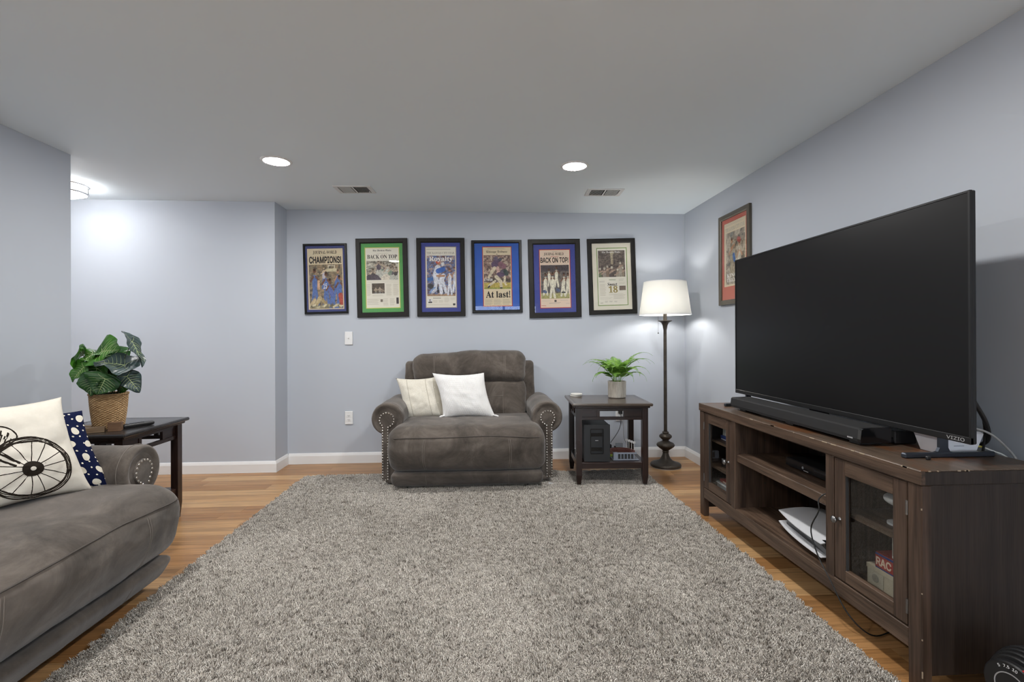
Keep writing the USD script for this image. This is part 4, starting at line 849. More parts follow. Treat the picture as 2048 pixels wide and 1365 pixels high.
# ------------------------------------------------------------------ things on the right table's shelf
SZ = .20
sb = thing('subwoofer', 'black subwoofer box with a recessed port standing on the end table shelf', 'subwoofer', (.905, 3.965, SZ), -3.3)
bw, bd, bh = .205, .40, .295
hole = sbox(-.045, .07, .045, .255).buffer(.008)
part(sb, 'cabinet', [B(-bw/2, bw/2, -bd/2+.02, bd/2, .004, bh, .006)], 'black_plastic')
part(sb, 'front_baffle', basis(extrude(sbox(-bw/2, .004, bw/2, bh).difference(hole), .022), (1, 0, 0), (0, 0, 1), (0, -1, 0), (0, -bd/2+.0215, 0)), 'grey_plastic' if False else 'black_plastic')
part(sb, 'port_rim', basis(extrude(hole.buffer(.002).difference(hole.buffer(-.005)), .014), (1, 0, 0), (0, 0, 1), (0, -1, 0), (0, -bd/2+.0140, 0)), 'black_gloss')
for z in (.20, .085): part(sb, 'port_bar', B(-.043, .043, -bd/2+.012, -bd/2+.018, z, z+.028), 'black_gloss')
part(sb, 'badge', B(-.012, .012, -bd/2+.010, -bd/2+.012, .166, .171), 'logo_silver')
for sx in (-1, 1):
    for sy in (-1, 1): part(sb, 'foot', cyl(.012, .006, (sx*.08, sy*.16, .003), n=14), 'rubber_black')
# a little model stadium
md = thing('model_stadium', 'small model baseball stadium with red stands on the end table shelf', 'model', (1.145, 3.955, SZ), -3.3)
part(md, 'base_plate', B(-.105, .105, -.155, .125, 0, .008, .002), 'stone_grey'); part(md, 'ground', B(-.100, .100, -.150, .118, .008, .010), 'grey_plastic')
part(md, 'outfield', mv(extrude(Polygon([(0, -.02), (.06, .05), (.04, .085), (-.04, .085), (-.06, .05)]).buffer(.008), .012), -.045, -.10, .008), 'grass_green')
part(md, 'infield', mv(extrude(Polygon([(0, -.02), (.022, .0), (0, .022), (-.022, 0)]), .004), -.055, -.06, .020), 'clay_orange')
for i in range(9):
    a = math.radians(8+i*20.5); st_ = [B(.062+k*.011, .075+k*.011, -.013-k*.0015, .013+k*.0015, .010, .026+k*.008) for k in range(4)]
    part(md, 'stand', [mv(rot(m, math.degrees(a), (0, 0, 1)), -.005, -.02, 0) for m in st_], 'seat_red')
for i in range(7): part(md, 'facade_pillar', [B(-.095+i*.026, -.089+i*.026, -.150, -.142, .008, .062), B(-.089+i*.026, -.069+i*.026, -.149, -.143, .050, .062)], 'stone_grey')
part(md, 'facade_back', B(-.097, .067, -.143, -.140, .008, .055), 'slot_dark'); part(md, 'entrance_block', B(-.100, -.062, -.152, -.120, .008, .060, .002), 'stone_grey')
for i in range(4): part(md, 'light_tower', [cyl(.0022, .10, (.098-.012*i, -.02+.035*i, .06), n=8), B(.088-.012*i, .108-.012*i, -.023+.035*i, -.017+.035*i, .105, .122)], 'white_fabric')
part(md, 'scoreboard', B(-.03, .03, .085, .095, .05, .085, .002), 'grey_plastic')
ad = thing('power_adapter', 'black power strip with an adapter at the back of the end table shelf', 'power adapter', (1.09, 4.155, SZ), -3.3)
part(ad, 'strip', B(-.10, .10, -.018, .018, 0, .022, .004), 'black_plastic'); part(ad, 'brick', B(-.022, .022, -.017, .017, .022, .052, .004), 'rubber_black'); part(ad, 'plug', B(.045, .07, -.012, .012, .022, .035, .003), 'rubber_black')
cp = thing('power_cable', 'black cable running from the wall outlet down to the end table shelf', 'cord', (1.25, 4.5, .3))
off = np.array([1.25, 4.5, .3])
part(cp, 'cable', tube(smoothpath(np.array([(1.335, 4.643, .452), (1.32, 4.58, .44), (1.27, 4.42, .37), (1.20, 4.30, .31), (1.11, 4.17, .262)])-off, 30), .003, 6), 'cord_black', smooth=True); part(cp, 'plug', B(1.315-off[0], 1.349-off[0], 4.615-off[1], 4.662-off[1], .436-off[2], .470-off[2], .004), 'rubber_black')
cp = thing('power_cable', 'thin grey cable hanging behind the end table from the lower socket', 'cord', (1.27, 4.5, .3)); off = np.array([1.27, 4.5, .3])
part(cp, 'cable', tube(smoothpath(np.array([(1.335, 4.643, .402), (1.345, 4.60, .38), (1.32, 4.50, .31), (1.30, 4.40, .24), (1.34, 4.36, .17), (1.40, 4.33, .10), (1.45, 4.36, .01)])-off, 34), .0022, 6), 'cord_grey', smooth=True); part(cp, 'plug', B(1.318-off[0], 1.346-off[0], 4.625-off[1], 4.662-off[1], .392-off[2], .416-off[2], .004), 'plastic_white')

# ------------------------------------------------------------------ floor lamp
LP = (1.662, 4.33, 0)
lm = thing('floor_lamp', 'bronze floor lamp with a lit white drum shade in the corner', 'floor lamp', LP)
part(lm, 'base', lathe([(0, 0), (.128, 0), (.135, .006), (.136, .020), (.130, .030), (.105, .038), (.085, .045), (.060, .058), (.042, .078), (.030, .105), (.024, .13), (0, .13)], 56), 'lamp_bronze', smooth=50)
part(lm, 'base_trim', lathe([(.130, .002), (.138, .002), (.138, .006), (.130, .006), (.130, .002)], 56), 'logo_silver', smooth=30)
part(lm, 'turned_knob', lathe([(0, .125), (.026, .127), (.030, .137), (.026, .145), (.032, .152), (.055, .168), (.077, .187), (.080, .200), (.070, .215), (.040, .228), (.028, .236), (.030, .244), (0, .246)], 48), 'lamp_bronze', smooth=50)
part(lm, 'turned_knob', lathe([(0, .243), (.028, .244), (.042, .255), (.056, .270), (.055, .284), (.040, .297), (.026, .303), (.030, .312), (.024, .320), (0, .322)], 48), 'lamp_bronze', smooth=50)
part(lm, 'pole', lathe([(0, .318), (.0165, .318), (.0150, .33), (.0142, 1.26), (0, 1.26)], 24), 'lamp_bronze', smooth=40)
part(lm, 'bobeche', lathe([(0, 1.25), (.0155, 1.25), (.022, 1.29), (.034, 1.315), (.062, 1.330), (.062, 1.334), (.03, 1.336), (0, 1.336)], 40), 'lamp_bronze', smooth=50)
part(lm, 'socket', lathe([(0, 1.334), (.017, 1.334), (.017, 1.42), (.013, 1.435), (0, 1.435)], 24), 'lamp_bronze', smooth=40)
sh0, sh1, z0, z1 = .229, .188, 1.386, 1.688
part(lm, 'shade', lathe([(sh0, z0), (sh1, z1), (sh1-.002, z1), (sh0-.002, z0), (sh0, z0)], 72), 'lamp_shade', smooth=40)
part(lm, 'shade_trim', [lathe([(sh0-.003, z0-.001), (sh0+.001, z0-.001), (sh0+.0005, z0+.008), (sh0-.0035, z0+.008), (sh0-.003, z0-.001)], 72), lathe([(sh1-.003, z1-.008), (sh1+.0015, z1-.008), (sh1+.001, z1+.001), (sh1-.003, z1+.001), (sh1-.003, z1-.008)], 72)], 'white_fabric', smooth=40)
part(lm, 'harp', [tube([(sh1*math.cos(a)*q, sh1*math.sin(a)*q, z1-.02) for q in (0, 1)], .002, 6) for a in (0, 2.09, 4.19)], 'steel')
part(lm, 'bulb', mv(lathe([(0, -.045), (.014, -.045), (.017, -.02), (.030, .01), (.032, .028), (.022, .047), (0, .054)], 24), 0, 0, 1.485), 'bulb_glow', smooth=True)
ch_ = part(lm, 'pull_chain', [tube([(-.066, -.01, 1.42), (-.067, -.01, 1.226)], .0011, 6)], 'lamp_bronze'); part(ch_, 'chain_pull', sphere(.006, (-.067, -.01, 1.22), 2, (1, 1, 1)), 'black_plastic', smooth=True)

# ------------------------------------------------------------------ television stand
X0, X1, Y0, Y1, ZT = 1.455, 1.93, 1.525, 3.175, .742
SO = np.array([1.69, 2.35, 0])
ts = thing('tv_stand', 'long worn dark wood television stand with two glass doors along the right wall', 'tv stand', SO)
def sp_(name, m, mt, smooth=False, parent=None, kind=None, label=None):
    m = trimesh.util.concatenate([tm(a) for a in m]) if isinstance(m, list) else tm(m); m = mv(m, *(-SO)); return part(parent or ts, name, m, mt, smooth, label, kind)
top = sp_('top', B(X0-.004, X1+.004, Y0-.003, Y1+.003, ZT-.050, ZT-.003, .003), 'walnut_side'); sp_('top_veneer', B(X0-.003, X1+.003, Y0-.002, Y1+.002, ZT-.004, ZT, .0015), 'walnut_top', parent=top)
sp_('top_edge', B(X0-.0055, X0+.012, Y0-.0035, Y1+.0035, ZT-.0485, ZT-.0006, .002), 'walnut_y', parent=top)
g_ = np.random.default_rng(5)
sp_('worn_chips', [B(X0-.0060, X0-.0025, y, y+g_.uniform(.004, .035), ZT-.0040, ZT-.0002) for y in g_.uniform(Y0, Y0+1.0, 13)]+[B(x, x+g_.uniform(.004, .02), Y0-.0042, Y0-.001, ZT-.0036, ZT-.0002) for x in g_.uniform(X0+.02, X0+.17, 5)], 'worn_edge', parent=top, kind='stuff')
for (a, b) in ((Y0, Y0+.055), (Y1-.055, Y1)):
    p = sp_('corner_post', B(X0, X0+.036, a, b, 0, ZT-.05, .003), 'walnut_z'); sp_('corner_post', B(X1-.036, X1, a, b, 0, ZT-.05, .003), 'walnut_z')
    if a == Y0: sp_('worn_chips', [B(X0-.0008, X0+.002, Y0-.0008, Y0+.002, z, z+h_) for z, h_ in ((.05, .022), (.175, .005), (.33, .004), (.61, .006))], 'worn_edge', parent=p, kind='stuff')
for yd in (2.722, 1.932): sp_('divider_stile', B(X0+.001, X0+.03, yd, yd+.048, .186, ZT-.05, .002), 'walnut_z')
sp_('bottom_rail', B(X0+.001, X0+.03, Y0+.054, Y1-.054, .122, .188, .002), 'walnut_y')
sp_('top_rail', B(X0+.006, X0+.03, Y0+.054, Y1-.054, ZT-.054, ZT-.050), 'walnut_y')
sp_('side_panel', B(X0+.036, X1-.036, Y0+.010, Y0+.026, .05, ZT-.05), 'walnut_side'); sp_('side_panel', B(X0+.036, X1-.036, Y1-.026, Y1-.010, .05, ZT-.05), 'walnut_side')
sp_('back_panel', B(X1-.02, X1-.012, Y0+.03, Y1-.03, .12, ZT-.05), 'walnut_in')
sp_('bottom_shelf', B(X0+.006, X1-.02, Y0+.027, Y1-.027, .170, .189), 'walnut_y')
for yd in (2.738, 1.948): sp_('inner_wall', B(X0+.03, X1-.02, yd, yd+.018, .189, ZT-.051), 'walnut_z')
sp_('middle_shelf', B(X0+.013, X1-.022, 1.967, 2.737, .460, .505, .004), 'walnut_y')
for z in (.345, .515): sp_('cabinet_shelf', B(X0+.05, X1-.022, 2.757, Y1-.028, z-.016, z), 'walnut_y')
sp_('cabinet_shelf', B(X0+.05, X1-.022, Y0+.028, 1.947, .445, .463), 'walnut_y')
for yy in (2.40, 2.62):
    for z in (.33, .58): sp_('shelf_pin_hole', cyl(.004, .002, (X0+.19+(yy-2.4)*.5, 2.7375, z), 'y', 10), 'slot_dark')
def door(a, b, knob_y):
    z0, z1, s = .194, .687, .058
    d = sp_('door', [B(X0+.002, X0+.026, a, a+s, z0, z1, .002), B(X0+.002, X0+.026, b-s, b, z0, z1, .002)], 'walnut_z', kind=None)
    sp_('door_rail', B(X0+.0025, X0+.0255, a+s-.001, b-s+.001, z0, z0+.048, .002), 'walnut_y', parent=d); sp_('door_rail', B(X0+.0025, X0+.0255, a+s-.001, b-s+.001, z1-.062, z1, .002), 'walnut_y', parent=d)
    for (p, q, r, t_) in ((a+s-.001, a+s+.004, z0+.045, z1-.06), (b-s-.004, b-s+.001, z0+.045, z1-.06)): sp_('glass_bead', B(X0+.006, X0+.016, p, q, r, t_), 'slot_dark', parent=d)
    sp_('glass_pane', B(X0+.016, X0+.019, a+s-.002, b-s+.002, z0+.046, z1-.060), 'cabinet_glass', parent=d)
    k = rot(lathe([(0, -.002), (.009, -.002), (.0055, .004), (.005, .012), (.010, .017), (.0145, .023), (.0145, .027), (.010, .032), (0, .0335)], 24), -90, (0, 1, 0))
    sp_('knob', mv(k, X0+.001, knob_y, .440), 'knob_pewter', smooth=50, parent=d, label='pewter round knob')
    hy = a if knob_y > (a+b)/2 else b
    for z in (.26, .60): sp_('hinge', cyl(.004, .05, (X0+.001, hy, z), n=10), 'knob_pewter', smooth=40, parent=d)
door(1.583, 1.929, 1.900); door(2.773, 3.117, 2.800)

# ------------------------------------------------------------------ television, soundbar and what lies round them
TO = np.array([1.72, 2.347, ZT])
tv = thing('television', 'large flat television, switched off, standing on the long dark wood stand', 'television', TO)
def tp_(name, m, mt, smooth=False, parent=None, label=None):
    m = trimesh.util.concatenate([tm(a) for a in m]) if isinstance(m, list) else tm(m); return part(parent or tv, name, mv(m, *(-TO)), mt, smooth, label)
ty0, ty1, tz0, tz1, tx = 1.568, 3.126, .815, 1.696, 1.680
tp_('back_shell', B(tx+.003, tx+.022, ty0, ty1, tz0, tz1, .004), 'tv_bezel')
tp_('screen', B(tx-.0005, tx+.004, ty0+.006, ty1-.006, tz0+.024, tz1-.006), 'tv_screen')
tp_('bezel', [B(tx-.003, tx+.006, ty0, ty0+.007, tz0, tz1), B(tx-.003, tx+.006, ty1-.007, ty1, tz0, tz1), B(tx-.003, tx+.006, ty0+.007, ty1-.007, tz1-.007, tz1)], 'tv_bezel')
bb = tp_('bottom_bezel', B(tx-.004, tx+.008, ty0, ty1, tz0, tz0+.024, .002), 'tv_bezel')
lg = extrude(text_poly('VIZIO', 'sans', 1), .0006); lg.apply_translation((-lg.bounds[0][0], -lg.bounds[0][1], 0)); sc_ = .066/(lg.bounds[1][0]-lg.bounds[0][0]); lg.apply_scale([sc_, .0125/(lg.bounds[1][1]-lg.bounds[0][1]), 1])
tp_('logo', basis(lg, (0, -1, 0), (0, 0, 1), (-1, 0, 0), (tx-.004, 1.655, tz0+.0055)), 'logo_silver', parent=bb)
tp_('rear_housing', B(tx+.02, tx+.060, 1.60, 3.09, .835, 1.20, .012), 'black_plastic')
tp_('infrared_window', B(tx-.002, tx+.02, 2.28, 2.40, tz0-.010, tz0+.002, .002), 'black_gloss')
for fy in (1.690, 3.005):
    fb = tp_('foot', rot(B(tx-.140, tx+.215, fy-.011, fy+.011, ZT, ZT+.019, .004), 0, (0, 0, 1)), 'gunmetal', label='dark metal foot bar')
    nk = Polygon([(-.045, .016), (-.024, .022), (-.0165, .036), (-.016, .09), (.016, .09), (.0165, .036), (.024, .022), (.045, .016)])
    tp_('neck', basis(extrude(nk, .012), (1, 0, 0), (0, 0, 1), (0, -1, 0), (tx+.016, fy+.006, ZT)), 'gunmetal', parent=fb)
SB = np.array([1.592, 2.388, ZT])
so = thing('soundbar', 'long black soundbar lying on the stand in front of the television', 'soundbar', SB)
def q_(o, t_):
    def f(name, m, mt, smooth=False, parent=None, label=None, kind=None):
        m = trimesh.util.concatenate([tm(a) for a in m]) if isinstance(m, list) else tm(m); return part(parent or t_, name, mv(m, *(-o)), mt, smooth, label, kind)
    return f
P_ = q_(SB, so)
bp_ = Polygon([(1.530, .757), (1.527, .770), (1.532, .808), (1.540, .8135), (1.652, .8155), (1.658, .810), (1.656, .757)])
P_('grille', basis(extrude(bp_, 1.012), (1, 0, 0), (0, 0, 1), (0, -1, 0), (0, 2.902, 0)), 'black_cloth')
P_('end_cap', basis(extrude(bp_.buffer(.0006), .018), (1, 0, 0), (0, 0, 1), (0, -1, 0), (0, 1.890, 0)), 'black_gloss'); P_('end_cap', basis(extrude(bp_.buffer(.0006), .004), (1, 0, 0), (0, 0, 1), (0, -1, 0), (0, 2.906, 0)), 'black_gloss')
P_('badge', B(1.526, 1.529, 1.915, 1.945, .766, .772), 'logo_silver')
for y_ in (1.93, 2.36, 2.80): P_('foot', B(1.545, 1.64, y_-.03, y_+.03, ZT, .758, .003), 'rubber_black')
o = np.array([1.785, 1.765, ZT]); r_ = thing('router', 'white wedge shaped router behind the near foot of the television', 'router', o); P_ = q_(o, r_)
rt = [(1.728, 1.715), (1.850, 1.715), (1.850, 1.815), (1.728, 1.815)]; V = [(x, y, ZT+.001) for x, y in rt]+[(x+(.022 if x > 1.78 else -.022), y+(.012 if y > 1.76 else -.012), ZT+.080) for x, y in rt]+[(x+(.014 if x > 1.78 else -.014), y+(.005 if y > 1.76 else -.005), ZT+.088) for x, y in rt]
P_('body', trimesh.convex.convex_hull(np.array(V)), 'white_plastic_box'); P_('status_strip', B(1.76, 1.80, 1.7085, 1.7105, ZT+.035, ZT+.037), 'grey_plastic')
o = np.array([1.735, 1.935, ZT]); r_ = thing('set_top_box', 'small black box half hidden between soundbar and television', 'media box', o); P_ = q_(o, r_); P_('body', B(1.690, 1.785, 1.89, 1.98, ZT+.004, ZT+.058, .004), 'black_plastic'); P_('front_strip', B(1.6895, 1.691, 1.90, 1.97, ZT+.02, ZT+.03), 'black_gloss')
for sx in (1.70, 1.775): P_('foot', cyl(.006, .005, (sx, 1.935, ZT+.0025), n=10), 'rubber_black')
single('cable_clip', [B(1.598, 1.614, 1.650, 1.662, ZT+.0005, ZT+.014, .003)], 'rubber_black', 'tiny black plastic clip lying before the near television foot', 'clip')
def cable(name, label, pts, r, mt, tip=None, n=30):
    pts = np.array(pts, float); o = pts[-1]; t_ = thing(name, label, 'cable', o); part(t_, 'cable', tube(smoothpath(pts-o, n), r, 8), mt, smooth=True)
    if tip: part(t_, 'connector', tube([pts[0]-o, pts[0]-o+(pts[1]-pts[0])/np.linalg.norm(pts[1]-pts[0])*.022], .0042, 8), tip, smooth=True)
cable('video_cable', 'thick black cable curving down the wall behind the television', [(1.752, 1.66, 1.03), (1.785, 1.665, .965), (1.832, 1.672, .90), (1.868, 1.685, .85), (1.890, 1.705, .80), (1.905, 1.77, .765), (1.915, 1.92, .753)], .0075, 'cord_black')
cable('power_cable', 'thin black cable hanging straight down beside the thick one', [(1.85, 1.69, .90), (1.872, 1.70, .845), (1.882, 1.71, .79), (1.885, 1.72, .746)], .004, 'cord_black')
cable('antenna_cable', 'pale grey cable arching from behind the television to the back of the stand', [(1.76, 1.67, .855), (1.81, 1.665, .848), (1.86, 1.66, .826), (1.905, 1.655, .785), (1.942, 1.65, .735), (1.955, 1.65, .66)], .0040, 'cord_grey')
cable('network_cable', 'thin white cable with a yellow plug leaving the router', [(1.868, 1.735, .772), (1.885, 1.72, .770), (1.91, 1.70, .757), (1.94, 1.68, .738), (1.955, 1.675, .68)], .0030, 'cord_white', 'plug_yellow')
cable('controller_cable', 'thin black cable hanging from the console shelf to the floor', [(1.52, 1.990, .512), (1.462, 1.995, .511), (1.442, 2.005, .478), (1.438, 1.997, .440), (1.436, 2.035, .372), (1.436, 2.038, .31), (1.438, 1.995, .235), (1.436, 1.925, .175), (1.450, 1.862, .09), (1.500, 1.826, .024), (1.555, 1.822, .005), (1.62, 1.842, .005)], .0028, 'cord_black', n=80)

# ------------------------------------------------------------------ inside the stand
o = np.array([1.72, 2.25, .505]); r_ = thing('disc_player', 'flat black disc player on the middle shelf of the stand', 'disc player', o); P_ = q_(o, r_)
P_('case', B(1.60, 1.84, 2.03, 2.47, .511, .553, .003), 'black_plastic'); P_('front_panel', B(1.597, 1.601, 2.032, 2.468, .513, .551), 'black_gloss'); P_('disc_tray', B(1.5955, 1.5975, 2.10, 2.25, .536, .545, .0006), 'black_plastic'); P_('button', rot(cyl(.007, .003, n=16), 90, (0, 1, 0)).apply_translation((1.596, 2.33, .531)), 'grey_plastic'); P_('badge', B(1.5955, 1.5972, 2.29, 2.325, .517, .521), 'logo_silver')
for y_ in (2.08, 2.42): P_('foot', B(1.62, 1.64, y_-.01, y_+.01, .505, .512), 'rubber_black')
o = np.array([1.67, 2.20, .19]); r_ = thing('game_console', 'white and black game console lying flat on the bottom shelf', 'game console', o); P_ = q_(o, r_)
def shell(zf, th, grow):
    n = 22; u, v = np.meshgrid(np.linspace(0, 1, n), np.linspace(0, 1, n), indexing='ij')
    y = 2.445-u*.395; x = 1.487+v*.29+.055*(1-u)**2.2*(1-v); x = x-.006*np.sin(u*PI)*(v < .5)
    z = zf(u, v); V = np.concatenate([np.stack([x, y, z], -1).reshape(-1, 3), np.stack([x, y, z-th], -1).reshape(-1, 3)]); i = np.arange(n*n).reshape(n, n)
    f = np.stack([i[:-1, :-1], i[1:, :-1], i[1:, 1:], i[:-1, 1:]], -1).reshape(-1, 4); rim = np.concatenate([i[0, :], i[1:, -1], i[-1, -2::-1], i[-2:0:-1, 0]]); k = n*n
    rf = np.stack([rim, np.roll(rim, -1), np.roll(rim, -1)+k, rim+k], 1); m = tm((V, np.vstack([f, f[:, ::-1]+k, rf]))); m.fix_normals(); return m
P_('upper_shell', shell(lambda u, v: .292+.010*np.sin(v*PI)-.012*u*(1-v)+.006*np.cos(u*3)-.016*(1-u)**2, .004, 0), 'console_white', smooth=30)
P_('lower_shell', shell(lambda u, v: .214+.006*np.sin(u*PI)*(1-v)+.012*(1-u)**2+.004*v, .004, 0), 'console_white', smooth=30)
P_('core', [trimesh.convex.convex_hull(np.array([(1.556, 2.40, .222), (1.51, 2.05, .222), (1.77, 2.05, .222), (1.77, 2.40, .222), (1.545, 2.38, .262), (1.506, 2.05, .280), (1.77, 2.05, .285), (1.77, 2.40, .280)]))], 'black_gloss'); P_('stand_foot', B(1.56, 1.72, 2.12, 2.34, .1895, .212, .004), 'rubber_black')
def boxthing(name, label, b, mt, extra=()):
    o = np.array([(b[0]+b[1])/2, (b[2]+b[3])/2, b[4]]); t_ = thing(name, label, 'box', o); P = q_(o, t_); P('box', B(*b, .0015), mt)
    for nm, m, mm in extra: P(nm, m, mm)
    return t_
def side_text(s, x, ya, yb, za, zb):
    m = extrude(text_poly(s, 'sans', 3), .0006); c = m.bounds; m.apply_translation((-c[0][0], -c[0][1], 0)); m.apply_scale([(ya-yb)/(c[1][0]-c[0][0]), (zb-za)/(c[1][1]-c[0][1]), 1]); return basis(m, (0, -1, 0), (0, 0, 1), (-1, 0, 0), (x, ya, za))
boxthing('game_box', 'beige board game box at the bottom behind the right glass door', (1.560, 1.76, 1.63, 1.883, .1895, .268), 'beige_box', [('lid_edge', B(1.5585, 1.7615, 1.6285, 1.8845, .252, .2695), 'beige_box'), ('printed_band', B(1.5578, 1.5590, 1.80, 1.875, .195, .250), 'ink_light'), ('emblem', rot(cyl(.016, .0016, n=20), 90, (0, 1, 0)).apply_translation((1.5574, 1.838, .225)), 'ink_grey')])
boxthing('game_box', 'red and blue board game box lettered RAC on top of the beige one', (1.560, 1.73, 1.64, 1.842, .2700, .330), 'blue_box', [('red_label', B(1.5580, 1.5602, 1.650, 1.838, .277, .323), 'red_box'), ('lettering', side_text('RAC', 1.5578, 1.834, 1.763, .284, .317), 'paper_pink'), ('red_lid', B(1.562, 1.728, 1.642, 1.84, .3295, .3335), 'red_box')])
boxthing('card_box', 'small pale upright box on top of the red game box', (1.570, 1.62, 1.69, 1.774, .3340, .428), 'white_box', [('printed_band', B(1.5685, 1.571, 1.73, 1.77, .345, .42), 'ink_grey')])
o = np.array([1.60, 1.775, .463]); r_ = thing('headset', 'white rounded headset on the upper shelf behind the right glass door', 'headset', o); P_ = q_(o, r_)
P_('shell', sphere(1, (1.60, 1.765, .560), 3, (.05, .060, .026)), 'console_white', smooth=True); P_('strap', tube(smoothpath([(1.62, 1.80, .553), (1.68, 1.80, .54), (1.72, 1.76, .53), (1.68, 1.72, .53), (1.62, 1.72, .548)], 20), .006, 8), 'grey_plastic', smooth=True); P_('stand', [cyl(.010, .075, (1.60, 1.77, .503), n=16), cyl(.04, .008, (1.60, 1.77, .467), n=24)], 'console_white', smooth=40)
boxthing('media_case', 'blue and white box on the upper shelf behind the left glass door', (1.560, 1.68, 2.90, 3.07, .545, .605), 'white_box', [('blue_band', B(1.5585, 1.562, 2.90, 3.072, .590, .606), 'blue_box'), ('blue_spine', B(1.5585, 1.681, 2.885, 2.902, .5455, .606), 'blue_box')])
boxthing('media_case', 'flat blue case under the blue and white box', (1.550, 1.70, 2.87, 3.08, .5155, .5445), 'blue_box', [('pale_edge', B(1.549, 1.552, 2.88, 3.07, .520, .526), 'white_box')])
boxthing('media_case', 'flat red case on the cabinet floor behind the left glass door', (1.540, 1.68, 2.90, 3.07, .243, .262), 'red_box', [('spine_label', B(1.5388, 1.541, 2.95, 3.03, .248, .257), 'ink_light')])
boxthing('storage_tub', 'clear grey stacked tub under the flat red case', (1.535, 1.70, 2.86, 3.10, .1895, .2425), 'grey_plastic', [('rim', B(1.532, 1.703, 2.857, 3.103, .230, .2365), 'console_white')])
boxthing('media_case', 'dark case on the lower shelf behind the left glass door', (1.545, 1.70, 2.85, 3.06, .3455, .400), 'black_plastic', [('grey_band', B(1.5438, 1.546, 2.86, 3.05, .385, .398), 'grey_plastic')])

# ------------------------------------------------------------------ adjustable dumbbell at the near end of the stand
DO = np.array([1.744, 1.362, 0]); ax_ = np.array([-.9924, -.1231, 0]); DZ = .148
db = thing('dumbbell', 'black adjustable dumbbell with a red dial in its tray beside the stand', 'dumbbell', DO)
def along(m, d): return basis(m, (-ax_[1], ax_[0], 0), (0, 0, 1), ax_, ax_*d+np.array([0, 0, DZ]))
part(db, 'tray', [mv(rot(B(-.21, .21, -.075, .075, 0, .012, .004), math.degrees(math.atan2(ax_[1], ax_[0])), (0, 0, 1)), 0, 0, 0)], 'rubber_black')
part(db, 'handle', along(cyl(.017, .16, n=20), 0), 'steel', smooth=40)
for sg in (-1, 1):
    part(db, 'cradle', mv(rot(B(sg*.075, sg*.205, -.07, .07, .012, .058, .006), math.degrees(math.atan2(ax_[1], ax_[0])), (0, 0, 1)), 0, 0, 0), 'rubber_black')
    for k, (d, r) in enumerate(((.085, .098), (.103, .100), (.121, .096), (.139, .090), (.157, .083))):
        part(db, 'plate', along(cyl(r, .0145, n=48, bev=.003), sg*d), 'rubber_black', smooth=30)
dl = part(db, 'dial', along(cyl(.074, .024, n=56, bev=.004), .180), 'black_plastic', smooth=30)
part(dl, 'dial_ring', along(lathe([(.040, .0), (.043, .0), (.043, .0015), (.040, .0015), (.040, 0)], 40), .192), 'logo_silver')
sect = []
for a in np.linspace(.15, 1.05, 12): sect.append([(r*math.sin(a), r*math.cos(a)) for r in (.0742, .0742)])
arc = [(.0746*math.sin(a), .0746*math.cos(a)) for a in np.linspace(.35, 1.10, 12)]; n_ = len(arc)
V = [(x, y, z) for z in (-.0115, .0115) for x, y in arc]; part(dl, 'red_marker', along(tm((V, [[i, i+1, n_+i+1, n_+i] for i in range(n_-1)])), .180), 'red_plastic')
for t_, a in (('5', -.55), ('7.5', -.20), ('10', .16)):
    m = extrude(text_poly(t_, 'sans', 1), .0005); c = m.bounds; k = .0085/(c[1][1]-c[0][1]); m.apply_translation((-(c[0][0]+c[1][0])/2, -c[0][1], 0)); m.apply_scale([k, k, 1])
    part(dl, 'number', along(mv(m, 0, 0, 0).apply_transform(trimesh.transformations.rotation_matrix(-a, (0, 0, 1)) @ trimesh.transformations.translation_matrix((0, .055, .0122))), .180), 'print_white')

# ------------------------------------------------------------------ left table: basket plant, blocks, remote
PO = np.array([-2.222, 3.015, LH])
pp = thing('potted_plant', 'elephant ear plant with large veined leaves in a woven basket on the left end table', 'potted plant', PO)
def weave(V):
    r = V[..., :2]; z = V[..., 2]; a = np.arctan2(V[..., 1], V[..., 0]); row = np.round(z/.0066)
    d = .0030*np.cos(a*22+row*PI)*np.abs(np.sin(z/.0066*PI+PI/2))+.0014*np.abs(np.sin(z/.0066*PI+PI/2)); k = 1+d/np.maximum(np.linalg.norm(r, axis=-1), 1e-6)
    V = V.copy(); V[..., :2] = r*k[..., None]; return V
zz_ = np.linspace(.002, .205, 124); bk = part(pp, 'basket', lathe([(0, .001)]+[(.070+.021*(z/.205)+.003*math.sin(z/.205*PI), z) for z in zz_], 156, fn=weave), 'straw', smooth=True)
part(bk, 'rim', tube([(.0925*math.cos(a), .0925*math.sin(a), .205+.0015*math.sin(a*40)) for a in np.linspace(0, 2*PI, 120)], .0048, 8), 'straw', smooth=True)
part(bk, 'inner_wall', lathe([(.089, .205), (.084, .15), (.080, .14), (0, .14)], 40), 'soil', smooth=True)
